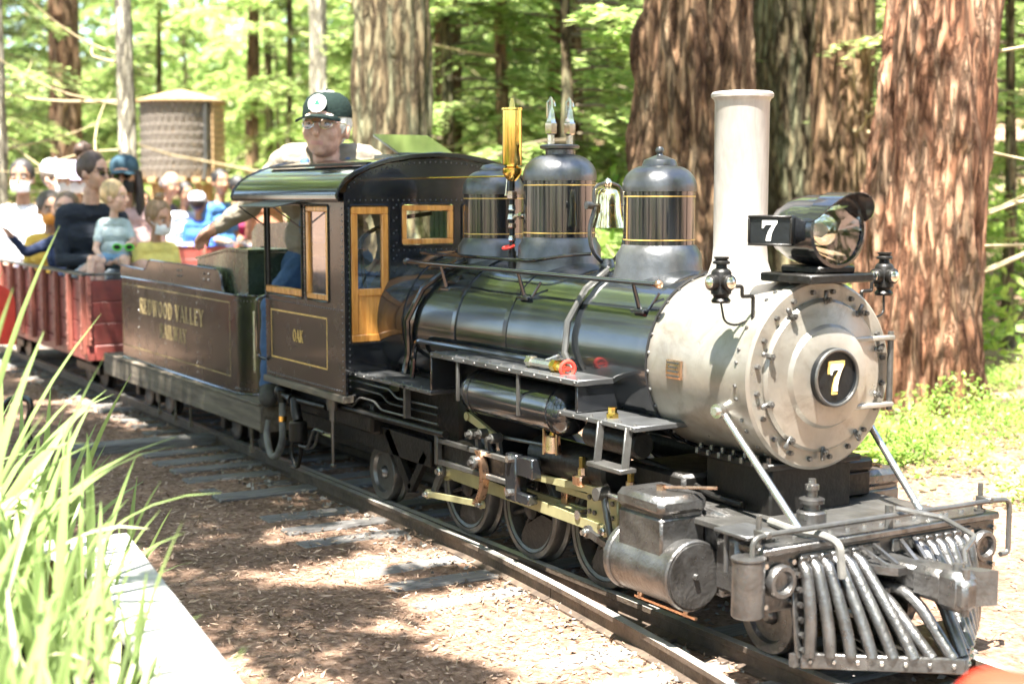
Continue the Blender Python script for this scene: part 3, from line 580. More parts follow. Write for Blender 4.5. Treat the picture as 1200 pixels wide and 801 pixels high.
# feed pipes on the boiler side
def onb(x, ang, rr=.247):           # point on near boiler flank, ang degrees above horizontal
    return V(x, -rr*math.cos(R(ang)), CZ+rr*math.sin(R(ang)))
def side_pipe(name, pts, r, mt): 
    m = MB(); m.tube(pts, r, 8); return m.build(name, mt, loco)
side_pipe('injector_pipe', [onb(-1.62, 62, .262), onb(-1.66, 50, .264), onb(-1.73, 30, .268), onb(-1.78, 5, .268), onb(-1.8, -20, .27), (-1.8, -.27, .50)], .011, 'black')
side_pipe('injector_pipe', fillet([(-1.74, -.27, .49), onb(-1.74, -18, .275), onb(-1.70, -8, .275), onb(-1.1, -8, .262), (-.95, -.262, .625)], .05), .009, 'black')
side_pipe('injector_pipe', [onb(-.83, 66, .25), onb(-.83, 45, .252), onb(-.83, 20, .254), onb(-.82, 0, .256), onb(-.77, -18, .256), onb(-.68, -40, .256), (-.64, -.17, .46)], .010, 'ironmid')
m = MB(); m.cyl((-.93, -.29, .625), (-.83, -.29, .625), .013, .013, 8); m.cyl((-.88, -.29, .625), (-.88, -.235, .64), .010, .010, 8); m.cyl((-.955, -.29, .625), (-.93, -.29, .625), .019, .019, 6); cv = m.build('check_valve', 'nickel', loco)
m = MB(); m.cyl((-.83, -.29, .625), (-.765, -.29, .622), .015, .011, 8); m.cyl((-.82, -.29, .625), (-.80, -.29, .625), .02, .02, 6); m.build('valve_body', 'brass', cv)
m = MB(); m.torus((-.752, -.29, .622), (1, -.15, 0), .021, .006, 18, 8); m.cyl((-.765, -.29, .622), (-.75, -.29, .622), .008, .008, 8); m.bar((-.752, -.31, .622), (-.752, -.27, .622), .006, .006); m.build('valve_handwheel', 'bright_red', cv)
# ---------------- cab
CX, CR, CY = -2.05, -2.80, .375
holeL = (-2.79, -2.425, .725, 1.068); holeS = (-2.385, -2.185, .725, 1.068)
m = MB()
for sg in (-1, 1):
    panel(m, (CR, CX), (.40, 1.115), [holeL, holeS], lambda u, v, d, s=sg: (u, s*(CY-d), v), .008)
PR = [(0, 1.238), (.1, 1.232), (.2, 1.216), (.27, 1.196), (.32, 1.172), (.355, 1.145), (CY-.009, 1.115)]
fw = [(-.352, -.202, .586, 1.067), (.202, .352, .586, 1.067), (-.152, .062, .928, 1.072), (.10, .185, .928, 1.072)]
panel(m, (-CY+.009, CY-.009), (.47, 1.115), fw, lambda u, v, d: (CX-d, u, v), .008)
m.prism([(CX, y, z) for y, z in PR]+[(CX, -y, z) for y, z in PR[::-1][:-1]], (-.008, 0, 0))
cab = m.build('cab', ['blackside', 'black'], loco, smooth=20)
cab.data.polygons.foreach_set('material_index', [1 if abs(p.normal.x) > .7 else 0 for p in cab.data.polygons])
m = MB()     # roof skin with rolled eaves
RP = [(.0, 1.252), (.1, 1.246), (.2, 1.230), (.28, 1.206), (.335, 1.182), (.37, 1.158), (.395, 1.128), (.405, 1.102), (.40, 1.088)]
RPf = [(-y, z) for y, z in RP[::-1]]+RP[1:]
vs = [(x, y, z-dz) for x in (CX+.012, -3.08) for y, z in RPf for dz in (0, .007)]; n = len(RPf); fs = []
for i in range(n-1):
    a, b = i*2, i*2+2; c, d = 2*n+a, 2*n+b
    fs += [(a, b, d, c), (a+1, c+1, d+1, b+1), (a, a+1, b+1, b), (c, d, d+1, c+1)]
fs += [(0, 2*n, 2*n+1, 1), (2*n-2, 2*n-1, 4*n-1, 4*n-2)]
m.add(vs, fs); rf = m.build('cab_roof', 'black', cab, smooth=50)
m = MB(); m.tube([(CX+.006, y, z+.003) for y, z in RPf], .006, 6); m.build('roof_edge_bead', 'black', cab); m = MB(); m.tube([(-3.08, y, z-.001) for y, z in RPf], .006, 6); m.build('roof_edge_bead', 'black', cab)
for sg in (-1, 1):
    m = MB(); m.bar((-2.98, sg*.27, 1.218), (CX-.01, sg*.27, 1.218), .018, .01, (0, 0, 1), .002); m.build('roof_rib', 'darkiron', cab)
# open roof hatch
m = MB(); m.bar((-2.46, .055, 1.334), (-2.245, .055, 1.258), .235, .010, (.2, 0, 1), .002); m.build('roof_hatch', 'black', cab)
m = MB(); m.box(-2.46, -2.24, -.06, .17, 1.225, 1.259, .003); m.build('hatch_coaming', 'olive', cab)
# window joinery
fs_ = lambda u, v, d: (u, -CY+.001-d, v)
ff_ = lambda u, v, d: (CX+.001+d, u, v)
def window(u0, u1, v0, v1, f, wd, lower=0, name='window_frame', pane=True, dep=(-.012, .004)):
    m = MB(); frame_rect(m, u0+.002, u1-.002, v0+.002, v1-.002, wd, f, dep[0], dep[1], .0025)
    if lower:
        m2 = MB(); p = [Vector(f(x, y, d)) for x in (u0+wd+.002, u1-wd-.002) for y in (v0+wd+.002, v0+lower) for d in (-.009, -.003)]
        c = sum(p, Vector())/8; X = p[4]-p[0]; Y = p[2]-p[0]; Z = p[1]-p[0]; m2.obox(c, (X.normalized(), Y.normalized(), Z.normalized()), (X.length/2, Y.length/2, Z.length/2), .001); m2.build('door_panel', 'wood', cab)
        m3 = MB(); p = [Vector(f(x, y, d)) for x in (u0+wd+.002, u1-wd-.002) for y in (v0+lower, v0+lower+.025) for d in (-.011, .003)]
        c = sum(p, Vector())/8; X = p[4]-p[0]; Y = p[2]-p[0]; Z = p[1]-p[0]; m3.obox(c, (X.normalized(), Y.normalized(), Z.normalized()), (X.length/2, Y.length/2, Z.length/2), .002); m3.build('door_rail', 'wood', cab)
    m.build(name, 'wood', cab)
    if pane:
        g = MB(); lo = v0+lower+.02 if lower else v0+wd
        g.add([f(u0+wd, lo, -.006), f(u1-wd, lo, -.006), f(u1-wd, v1-wd, -.006), f(u0+wd, v1-wd, -.006)], [(0, 1, 2, 3)]); g.build('window_pane', 'glass', cab, smooth=0)
    b = MB(); ring_rect(b, u0-.003, u1+.003, v0-.003, v1+.003, .014, f, .003); b.build('window_bead', 'black', cab)
window(*fw[0], ff_, .026, .165, 'door_frame'); window(*fw[1], ff_, .026, .165, 'door_frame'); window(*fw[2], ff_, .02); window(*fw[3], ff_, .014)
window(*holeS, fs_, .02); 
b = MB(); ring_rect(b, holeL[0]-.003, holeL[1]+.003, holeL[2]-.003, holeL[3]+.003, .014, fs_, .003); b.build('window_bead', 'black', cab)
m = MB(); m.box(holeL[0]+.004, holeL[1]-.004, -CY-.004, -CY+.02, .727, .755, .004); m.build('window_sill', 'wood', cab)
m = MB(); m.box(holeL[0]+.004, holeL[0]+.022, -CY+.002, -CY+.012, .756, 1.066); m.box(holeL[1]-.02, holeL[1]-.004, -CY+.002, -CY+.012, .756, 1.066); m.build('window_channel', 'darkiron', cab)
# window awning
m = MB(); m.bar((-2.60, -.40, 1.078), (-2.60, -.49, 1.062), .36, .005, (0, .1, 1), .001); m.build('window_awning', 'ironmid', cab)
for x in (-2.78, -2.43): m = MB(); m.cyl((x, -.378, .985), (x, -.485, 1.062), .003, .003, 6); m.build('awning_stay', 'black', cab)
# interior lining boards, far-side opening and backhead
for k in range(4):
    m = MB(); m.box(-2.785+k*.042, -2.785+k*.042+.040, .352, .362, .42, 1.10, .003); m.build('lining_board', 'green', cab)
m = MB(); m.box(-2.6, CX-.02, .356, .362, .42, .71); m.build('lining_board', 'green', cab)
m = MB(); m.cyl((-2.2, 0, CZ), (-2.058, 0, CZ), .24, .24, 40, b=.01); m.cyl((-2.30, 0, .70), (-2.2, 0, .70), .05, .05, 16); m.cyl((-2.26, -.1, .80), (-2.2, -.1, .80), .03, .03, 14); m.cyl((-2.26, .1, .80), (-2.2, .1, .80), .03, .03, 14); m.tube(fillet([(-2.25, -.2, .75), (-2.3, -.2, .95), (-2.2, -.1, 1.02), (-2.1, 0, 1.04)], .05), .008, 8); m.build('backhead', 'darkiron', loco)
m = MB(); m.box(CR, CX-.01, -CY+.012, CY-.012, .375, .40, .003); m.build('cab_floor', 'darkiron', cab)
m = MB(); m.box(CR-.01, CX+.004, -CY-.012, -CY+.03, .372, .398, .003); m.build('cab_sill', 'deckwood', cab); m = MB(); m.box(CR-.01, CX+.004, CY-.03, CY+.012, .372, .398, .003); m.build('cab_sill', 'deckwood', cab)
m = MB(); frame_rect(m, -2.745, -2.205, .475, .665, .006, fs_, -.001, .0012, 0); m.build('gold_lining', 'gold', cab)
m = MB(); lettering(m, 'OAK', (-2.475, -CY-.0005, .555), (1, 0, 0), (0, 0, 1), .045, xs=.9); m.build('cab_lettering', 'gold', cab, label='gold letters reading OAK')
rv = MB()
for i in range(34): rv.rivet((CR+.02+i*.0212, -CY, .412), (0, -1, 0)); rv.rivet((CR+.02+i*.0212, -CY, .70), (0, -1, 0), .0035)
for i in range(30):
    z = .43+i*.0225
    rv.rivet((CX-.018, -CY, z), (0, -1, 0), .0035); rv.rivet((CX, -CY+.018, z), (1, 0, 0), .004); rv.rivet((CR+.006, -CY, z), (0, -1, 0), .003)
    if i % 2 == 0: rv.rivet((CX, -.182, z), (1, 0, 0), .0045); rv.rivet((CX, -.170, z+.011), (1, 0, 0), .0035)
    if z > .73: rv.rivet((-2.405, -CY, z), (0, -1, 0), .003)
for i in range(34):
    y = -.355+i*.0215
    zt = np.interp(abs(y), [p[0] for p in PR], [p[1] for p in PR])-.012
    rv.rivet((CX, y, zt), (1, 0, 0), .004)
    if y < .3: rv.rivet((CX, y, 1.088), (1, 0, 0), .0035); 
    if y > -.19: rv.rivet((CX, y, .91), (1, 0, 0), .004)
for i in range(46): rv.rivet((-3.06+i*.0222, -.4035, 1.108), (0, -1, 0), .0035)
rv.build('rivets', 'satin', cab, kind='stuff')
m = MB(); m.tube(fillet([(CR+.004, -CY-.004, .46), (CR-.012, -CY-.03, .47), (CR-.012, -CY-.03, .70), (CR+.004, -CY-.004, .71)], .015), .007, 8); m.build('grab_iron', 'black', cab)
# ---------------- running boards, tanks, steps
def plate(name, x0, x1, y0, y1, z, th=.014, mt='satin'):
    m = MB(); m.box(x0, x1, y0, y1, z-th, z, .002); o = m.build(name, mt, loco)
    q = MB(); k = int((x1-x0)/.07)
    for i in range(k+1): q.rivet((x0+.015+(x1-x0-.03)*i/max(1, k), -(abs(y0) if y0 < 0 else abs(y1))+.015 if y0 < 0 else y1-.015, z), (0, 0, 1), .006); q.rivet((x0+.015+(x1-x0-.03)*i/max(1, k), y0 if y0 < 0 else y1, z-th/2), (0, -1 if y0 < 0 else 1, 0), .005)
    q.build('plate_rivets', 'ironmid', o, kind='stuff'); return o
for sg in (-1, 1):
    Y = lambda a, b: (min(sg*a, sg*b), max(sg*a, sg*b))
    plate('running_board', -2.045, -1.47, *Y(.20, .345), .482); plate('running_board', -1.47, -.62, *Y(.19, .345), .607, .016); plate('running_board', -.72, -.36, *Y(.17, .345), .516, .014)
    m = MB(); m.box(-.640, -.628, *Y(.17, .34), .518, .592, .002); m.build('board_riser', 'black', loco); m = MB(); m.box(-1.478, -1.468, *Y(.2, .34), .483, .591, .002); m.build('board_riser', 'black', loco)
    m = MB(); m.lathe((0, sg*.265, .498), (-1, 0, 0), [(0, .735), (.03, .74), (.055, .752), (.07, .778), (.072, .80), (.072, 1.26), (.07, 1.29), (.05, 1.315), (0, 1.325)], 36); tk = m.build('air_tank', 'jacket', loco)
    for x in (-.80, -1.25):
        m = MB(); m.lathe((0, sg*.265, .498), (-1, 0, 0), [(.07, -x-.008), (.0745, -x-.007), (.0745, -x+.007), (.07, -x+.008)], 36); m.build('tank_strap', 'black', tk)
    for x in (-1.30, -.94): m = MB(); m.box(x-.006, x+.006, *Y(.333, .341), .47, .594, .001); m.build('tank_hanger', 'ironmid', tk)
    m = MB(); m.cyl((-.66, sg*.27, .452), (-.42, sg*.27, .452), .036, .036, 24, b=.005); m.build('small_reservoir', 'darkiron', loco)
    m = MB(); m.cyl((-.52, sg*.30, .516), (-.52, sg*.30, .528), .018, .018, 6); m.cyl((-.52, sg*.30, .528), (-.52, sg*.30, .545), .013, .013, 8); m.build('filler_plug', 'brass', loco)
    m = MB()
    for x in (-.50, -.375): m.bar((x-.01, sg*.343, .51), (x+.012, sg*.37, .405), .006, .022, (0, 1, 0), .001)
    m.bar((-.505, sg*.368, .405), (-.350, sg*.368, .405), .052, .012, (0, 0, 1), .002); m.build('step', 'ironmid', loco)
    # strut, saddle bracket
    m = MB(); m.cyl((-.163, sg*.222, .575), (.10, sg*.2, .325), .0095, .0095, 12); m.cyl((-.163, sg*.218, .575), (-.158, sg*.243, .575), .018, .018, 16); m.cyl((-.16, sg*.235, .575), (-.155, sg*.253, .575), .010, .010, 6); m.box(.07, .15, min(sg*.175, sg*.225), max(sg*.175, sg*.225), .315, .325, .002); m.rivet((.14, sg*.19, .325), (0, 0, 1), .008); m.build('smokebox_brace', 'steel', loco)
# small pipes below rear running board
for k, (z0, z1) in enumerate(((.455, .43), (.43, .40), (.40, .365))):
    m = MB(); m.tube(fillet([(-2.32, -.335+k*.01, z1-.01), (-2.16+k*.04, -.335, z1-.01), (-2.08+k*.03, -.335, z0-.005), (-1.78-.06*k, -.335, z0-.005), (-1.74-.06*k, -.33, z0-.03), (-1.5, -.30, z0-.035)], .02), .0042, 6); m.build('steam_pipe', 'darkiron' if k == 1 else 'ironmid', loco)
m = MB(); m.cyl((-2.30, -.33, .34), (-1.45, -.30, .34), .013, .013, 10); m.build('train_pipe', 'darkiron', loco)
m = MB(); m.box(-1.66, -1.645, -.345, -.325, .37, .48); m.build('pipe_bracket', 'ironmid', loco)
# injector, hoses below the cab
m = MB(); m.cyl((-2.20, -.36, .33), (-2.20, -.36, .39), .02, .024, 10); m.cyl((-2.20, -.36, .29), (-2.20, -.36, .33), .012, .012, 8); m.tube([(-2.20, -.36, .29), (-2.20, -.36, .13)], .006, 8); m.sphere((-2.20, -.36, .125), .011, 10, 6); m.build('injector', 'ironmid', loco)
m = MB(); m.sphere((-2.72, -.34, .335), (.04, .035, .035), 16, 10); m.tube(fillet([(-2.72, -.36, .335), (-2.66, -.36, .33), (-2.60, -.36, .325), (-2.3, -.34, .325)], .03), .013, 10); m.cyl((-2.68, -.36, .30), (-2.68, -.36, .345), .019, .019, 12); m.tube(fillet([(-2.55, -.36, .325), (-2.52, -.37, .28), (-2.50, -.37, .25)], .03), .02, 10); m.cyl((-2.50, -.37, .17), (-2.50, -.37, .25), .035, .035, 16, b=.006); m.cyl((-2.6, -.36, .325), (-2.575, -.36, .325), .02, .02, 8); m.build('pipe_elbow', 'darkiron', loco)
m = MB(); m.tube(fillet([(-2.68, -.36, .31), (-2.68, -.36, .14), (-2.74, -.365, .07), (-2.82, -.36, .07), (-2.88, -.35, .14), (-2.89, -.34, .2)], .06), .014, 10); m.build('water_hose', 'rubber', loco)
m = MB(); m.tube(fillet([(-2.57, -.35, .28), (-2.60, -.36, .10), (-2.54, -.36, .05), (-2.50, -.36, .12), (-2.49, -.36, .18)], .05), .008, 8); m.build('water_hose', 'darkiron', loco)
m = MB(); m.cyl((-2.68, -.36, .225), (-2.68, -.36, .245), .017, .017, 12); m.build('hose_clip', 'brass', loco)
m = MB(); m.tube(fillet([(-2.48, -.375, .16), (-2.40, -.375, .16), (-2.35, -.37, .24), (-2.28, -.36, .235)], .02), .006, 6); m.tube(fillet([(-2.44, -.365, .15), (-2.36, -.365, .17), (-2.33, -.36, .23)], .02), .005, 6); m.build('drain_pipe', 'ironmid', loco)
# ---------------- frame, firebox, saddle
for sg in (-1, 1):
    m = MB(); m.box(-2.75, .10, sg*.115-.012, sg*.115+.012, .12, .27, .003); m.build('frame_plate', 'darkiron', loco)
    m = MB(); m.box(-2.8, -1.62, sg*.255-.01, sg*.255+.01, .20, .29, .003); m.bar((-1.95, sg*.255, .28), (-1.78, sg*.255, .10), .02, .04); m.bar((-1.78, sg*.255, .10), (-1.66, sg*.255, .24), .02, .03); m.build('trailing_frame', 'darkiron', loco)
m = MB(); m.box(-2.04, -1.56, -.18, .18, .17, .60, .02); m.build('firebox', 'darkiron', loco)
m = MB(); m.box(-2.78, -2.0, -.3, .3, .26, .374, .01); m.build('cab_underframe', 'darkiron', loco)
m = MB(); m.box(-.33, -.075, -.135, .135, .19, .452, .006); m.box(-.345, -.06, -.155, .155, .43, .448, .004); sd_ = m.build('smokebox_saddle', 'darkiron', loco)
m = MB()
for i in range(7): m.cyl((-.335+i*.044, -.158, .452), (-.335+i*.044, -.158, .438), .007, .007, 6); m.cyl((-.335+i*.044, -.147, .463), (-.335+i*.044, -.147, .446), .006, .006, 6)
m.build('saddle_bolts', 'castalu', sd_, kind='stuff')
side_pipe('steam_pipe', fillet([(-.62, -.20, .40), (-.42, -.17, .375), (-.30, -.15, .335), (-.16, -.15, .33)], .04), .009, 'darkiron')
side_pipe('exhaust_pipe', fillet([(-.30, -.28, .335), (-.15, -.22, .31), (-.08, -.17, .27), (-.08, -.15, .22)], .04), .018, 'castalu')
m = MB(); m.box(-.6, -.34, -.2, .2, .2, .38, .01); m.build('boiler_support', 'darkiron', loco)
m = MB(); m.box(-.29, -.13, .10, .26, .318, .385, .006); m.box(-.295, -.125, .095, .265, .385, .418, .008); m.cyl((-.21, .18, .418), (-.21, .18, .432), .012, .009, 8); m.build('battery_box', 'darkiron', loco)
m = MB(); m.lathe((.055, -.12, 0), (0, 0, 1), [(0, .315), (.036, .315), (.036, .35), (.032, .354), (.02, .356), (.02, .37), (.03, .372), (.031, .382), (.024, .385), (.013, .386), (.013, .402), (.017, .404), (.017, .416), (.01, .418), (.009, .43), (0, .432)], 20); m.build('lubricator', 'castalu', loco)
# ---------------- wheels
def wheel_disc(x, y, r, sg, name='pony_wheel'):
    m = MB(); m.lathe((x, y, r), (0, -sg*-1, 0), [(0, -.006), (.022, -.008), (.024, -.002), (r*.66, .0), (r*.72, .012), (r*.8, .013), (r*.97, .013), (r, .008), (r, -.024), (r+.014, -.03), (r+.014, -.038), (r*.8, -.04), (0, -.04)], 40)
    o = m.build(name, 'castalu' if x > -1 else 'ironmid', loco); q = MB(); q.lathe((x, y, r), (0, sg, 0), [(0, .016), (.012, .016), (.02, .008), (.022, -.008)], 18); q.build('hub_cap', 'castalu', o); return o
def driver(x, y, r, sg, cpa):
    c = V(x, y, r); n = V(0, sg, 0)
    m = MB(); m.lathe(c, n, [(r*.80, -.028), (r*.80, .006), (r*.86, .010), (r*.87, .006), (r*.885, .006), (r*.89, .011), (r*.985, .011), (r, .007), (r, -.026), (r+.013, -.031), (r+.013, -.039), (r*.82, -.04), (r*.80, -.028)], 56); o = m.build('driving_wheel', 'ironmid', loco)
    for k in range(9):
        a = cpa+2*math.pi*k/9; e = V(math.cos(a), 0, math.sin(a)); q = MB(); q.bar(c+e*.028-n*.010, c+e*r*.82-n*.010, .016, .018, n, .004); q.build('spoke', 'darkiron', o)
    q = MB(); q.lathe(c, n, [(0, .012), (.026, .012), (.034, .006), (.036, -.03), (0, -.03)], 20); q.build('hub', 'darkiron', o)
    q = MB(); a0 = cpa+math.pi; pl = [c+V(math.cos(a0+t), 0, math.sin(a0+t))*r*.815 for t in np.linspace(-.95, .95, 14)]+[c+V(math.cos(a0+.95), 0, math.sin(a0+.95))*r*.40, c+V(math.cos(a0-.95), 0, math.sin(a0-.95))*r*.40]
    q.prism([p+n*.004 for p in pl], -n*.03); q.build('counterweight', 'darkiron', o)
    e = V(math.cos(cpa), 0, math.sin(cpa))*.062; q = MB(); q.cyl(c+e-n*.02, c+e+n*.075, .014, .014, 14); q.cyl(c+e-n*.02, c+e+n*.013, .024, .024, 16); q.build('crank_pin', 'steel', o)
    return o
RD = .155; DX = (-.700, -1.088, -1.480)
for sg in (-1, 1):
    cpa = R(118) if sg < 0 else R(28)
    for x in DX: driver(x, sg*.197, RD, sg, cpa)
    wheel_disc(0, sg*.195, .095, sg); wheel_disc(-2.10, sg*.2, .102, sg)
for x, r in [(x, RD) for x in DX]+[(0, .095), (-2.1, .102)]:
    m = MB(); m.cyl((x, -.17, r), (x, .17, r), .02, .02, 12); m.build('axle', 'darkiron', loco)
# ---------------- rods and valve gear
def rodshape(p0, p1, w0, w1, r0, r1, n=10):
    """outline in the xz plane: tapered bar with round eyes"""
    p0 = Vector((p0[0], p0[1])); p1 = Vector((p1[0], p1[1])); d = (p1-p0).normalized(); pp = Vector((-d.y, d.x)); out = []
    for i in range(n+1): a = R(35+290*i/n); out.append(p0+d*r0*math.cos(a)+pp*r0*math.sin(a))
    out.append(p0+d*r0*1.6-pp*w0); out.append(p1-d*r1*1.6-pp*w1)
    for i in range(n+1): a = R(-145+290*i/n); out.append(p1+d*r1*math.cos(a)+pp*r1*math.sin(a))
    out.append(p1-d*r1*1.6+pp*w1); out.append(p0+d*r0*1.6+pp*w0)
    return out
def rod(name, p0, p1, w0, w1, r0, r1, y, th, sg, mt='rodpaint'):
    m = MB(); m.prism([(q.x, y, q.y) for q in rodshape(p0, p1, w0, w1, r0, r1)], (0, sg*th, 0)); o = m.build(name, mt, loco, smooth=25)
    for p, r in ((p0, r0), (p1, r1)):
        b = MB(); b.cyl((p[0], y, p[1]), (p[0], y+sg*(th+.010), p[1]), r*.62, r*.62, 12, b=.002); b.cyl((p[0], y+sg*(th+.01), p[1]), (p[0], y+sg*(th+.017), p[1]), r*.42, r*.42, 6); b.build('rod_pin', 'steel', o)
    return o
for sg in (-1, 1):
    cpa = R(118) if sg < 0 else R(28); e = (.062*math.cos(cpa), .062*math.sin(cpa))
    pins = [(x+e[0], RD+e[1]) for x in DX]
    rod('side_rod', pins[2], pins[1], .010, .010, .022, .022, sg*.214, .012, sg); rod('side_rod', pins[1], pins[0], .010, .010, .02, .02, sg*.214, .012, sg)
    xh = (-.60, .190)
    rod('main_rod', pins[2], xh, .023, .013, .034, .018, sg*.252, .016, sg)
    rod('eccentric_crank', pins[2], (pins[2][0]-.06, pins[2][1]-.085), .014, .011, .022, .016, sg*.276, .012, sg, 'ironmid')
    ec = (pins[2][0]-.06, pins[2][1]-.085)
    rod('eccentric_rod', ec, (-1.215, .155), .009, .009, .016, .014, sg*.296, .010, sg)
    # expansion link
    m = MB(); m.prism([(-1.2+math.cos(R(a))*.11-.11+dx, sg*.296, .245+math.sin(R(a))*.11) for a, dx in [(t, 0) for t in range(-58, 50, 8)]+[(t, .022) for t in range(46, -60, -8)]], (0, sg*.022, 0)); m.build('expansion_link', 'copper', loco)
    # link frame
    m = MB(); m.bar((-1.50, sg*.30, .315), (-1.03, sg*.30, .318), .014, .016, (0, 0, 1), .002); m.bar((-1.50, sg*.30, .245), (-1.03, sg*.30, .25), .014, .016, (0, 0, 1), .002); m.bar((-1.50, sg*.30, .235), (-1.50, sg*.30, .33), .02, .02, (1, 0, 0), .002); m.build('link_frame', 'ironmid', loco)
    m = MB(); m.box(-1.48, -1.05, sg*.285-.004, sg*.285+.004, .254, .309); m.build('link_plate', 'darkiron', loco)
    m = MB(); m.box(-1.045, -.985, sg*.298-.022, sg*.298+.022, .205, .345, .004); m.box(-.985, -.90, sg*.298-.018, sg*.298+.018, .285, .345, .004); m.box(-.985, -.92, sg*.298-.018, sg*.298+.018, .205, .235, .004); mb_ = m.build('motion_bracket', 'black', loco)
    q = MB()
    for z in (.23, .33): q.cyl((-1.015, sg*.318, z), (-1.015, sg*.332, z), .011, .011, 6)
    q.build('bracket_bolts', 'steel', mb_)
    m = MB(); m.cyl((-1.23, sg*.30, .285), (-1.23, sg*.33, .285), .022, .022, 18, b=.004); m.cyl((-1.23, sg*.33, .285), (-1.23, sg*.34, .285), .010, .010, 6); m.build('trunnion', 'castalu', loco)
    for x, z in ((-1.28, .365), (-1.22, .375), (-1.15, .37)):
        m = MB(); m.cyl((x, sg*.27, z), (x, sg*.31, z), .016, .016, 12, b=.003); m.cyl((x, sg*.31, z), (x, sg*.322, z), .008, .008, 6); m.bar((x, sg*.28, z), (x+.01, sg*.28, .32), .012, .018); m.build('lifting_link', 'ironmid', loco)
    m = MB(); m.prism([(-1.36, sg*.27, .405), (-1.33, sg*.27, .425), (-1.17, sg*.27, .38), (-1.18, sg*.27, .362)], (0, sg*.012, 0)); m.cyl((-1.34, sg*.268, .412), (-1.34, sg*.286, .412), .014, .014, 12); m.build('reverse_arm', 'rodpaint', loco)
    m = MB(); m.cyl((-1.17, sg*.265, .37), (-.86, sg*.265, .385), .006, .006, 8); m.build('reach_rod', 'ironmid', loco)
    rod('radius_rod', (-1.02, .282), (-.60, .300), .010, .010, .014, .016, sg*.272, .010, sg)
    # crosshead guides and crosshead
    for z in (.262, .205):
        m = MB(); m.bar((-.88, sg*.235, z), (-.36, sg*.235, z), .024, .020, (0, 0, 1), .002); m.build('guide_bar', 'rodpaint', loco)
    m = MB(); m.box(-.70, -.55, sg*.252-.008, sg*.252+.008, .178, .288, .004); ch = m.build('crosshead', 'rodpaint', loco)
    q = MB()
    for x in (-.68, -.655, -.60, -.57):
        for z in (.195, .23, .27): q.cyl((x, sg*.26, z), (x, sg*.266, z), .0075, .0075, 6)
    q.build('crosshead_bolts', 'ironmid', ch, kind='stuff')
    m = MB(); m.box(-.87, -.84, sg*.215-.02, sg*.215+.03, .19, .30, .003); m.build('guide_yoke', 'copper', loco)
    m = MB(); m.cyl((-.56, sg*.30, .31), (-.50, sg*.31, .165), .010, .009, 10); m.cyl((-.56, sg*.285, .305), (-.56, sg*.325, .305), .018, .018, 12); m.cyl((-.50, sg*.285, .165), (-.50, sg*.33, .165), .015, .015, 12); m.build('combination_lever', 'ironmid', loco)
    rod('union_link', (-.615, .190), (-.50, .165), .010, .009, .018, .014, sg*.305, .012, sg, 'castalu')
    m = MB(); m.cyl((-.55, sg*.235, .215), (-.38, sg*.235, .215), .010, .010, 10); m.build('piston_rod', 'steel', loco)
    m = MB(); m.cyl((-.56, sg*.29, .30), (-.37, sg*.29, .305), .008, .008, 10); m.build('valve_rod', 'steel', loco)
    for x, z in ((-.70, .30), (-.47, .30)):
        m = MB(); m.box(x-.022, x+.022, sg*.275-.02, sg*.275+.02, z, z+.03, .004); m.cyl((x, sg*.275, z+.03), (x, sg*.275, z+.05), .014, .012, 8); ob = m.build('oil_cup', 'copper', loco)
        q = MB(); q.cyl((x, sg*.275, z+.05), (x, sg*.275, z+.082), .010, .010, 6, b=.002); q.build('oil_cup_cap', 'brass', ob)
    m = MB(); m.cyl((-.83, sg*.29, .375), (-.83, sg*.29, .425), .026, .022, 14, b=.004)
    for k in range(3): a = k*2.1; m.cyl((-.83+.024*math.cos(a), sg*.29+.024*math.sin(a), .37), (-.83+.024*math.cos(a), sg*.29+.024*math.sin(a), .445), .005, .005, 6)
    m.build('mechanical_lubricator', 'copper', loco)
    m = MB(); m.cyl((-.83, sg*.29, .425), (-.83, sg*.29, .462), .008, .008, 8); m.cyl((-.83, sg*.29, .455), (-.83, sg*.29, .462), .02, .02, 10); m.build('lubricator_valve', 'brass', loco)
    m = MB(); m.cyl((-1.0, sg*.22, .345), (-.60, sg*.22, .345), .055, .055, 20, b=.01); m.build('brake_cylinder', 'darkiron', loco)
    # cylinder, valve chest
    yc = sg*.335
    m = MB(); m.cyl((-.375, yc, .182), (-.125, yc, .182), .0835, .0835, 48, b=.004); cy = m.build('cylinder', 'castalu', loco)
    for x0, x1, r in ((-.385, -.362, .0885), (-.138, -.118, .0885)):
        q = MB(); q.cyl((x0, yc, .182), (x1, yc, .182), r, r, 48, b=.004); q.build('cylinder_cover', 'castalu', cy)
    q = MB(); q.cyl((-.118, yc, .182), (-.114, yc, .182), .079, .079, 40); q.cyl((-.114, yc, .182), (-.104, yc, .182), .009, .007, 10); q.build('cover_plate', 'castalu', cy)
    m = MB(); m.box(-.345, -.165, yc-.068, yc+.068, .22, .32, .006); q = m.build('valve_chest', 'castalu', loco)
    m = MB(); m.box(-.352, -.158, yc-.075, yc+.075, .325, .372, .014); m.box(-.34, -.17, yc-.062, yc+.062, .318, .327); m.build('chest_cover', 'castalu', q)
    m = MB(); m.cyl((-.255, yc, .372), (-.255, yc, .384), .014, .014, 6); m.cyl((-.255, yc, .379), (-.11, yc+sg*-.06, .395), .004, .004, 8); m.build('oil_line', 'copper', q)
    m = MB(); m.box(-.335, -.10, min(yc-sg*.07, sg*.14), max(yc-sg*.07, sg*.14), .12, .31, .01); m.build('cylinder_saddle', 'castalu', loco)
    m = MB(); m.box(-.12, -.03, min(sg*.17, sg*.275), max(sg*.17, sg*.275), .14, .285, .012); m.build('cylinder_bracket', 'castalu', loco)
    for x in (-.34, -.15): m = MB(); m.cyl((x, yc, .075), (x, yc, .10), .007, .007, 8); m.build('drain_cock', 'copper', cy)
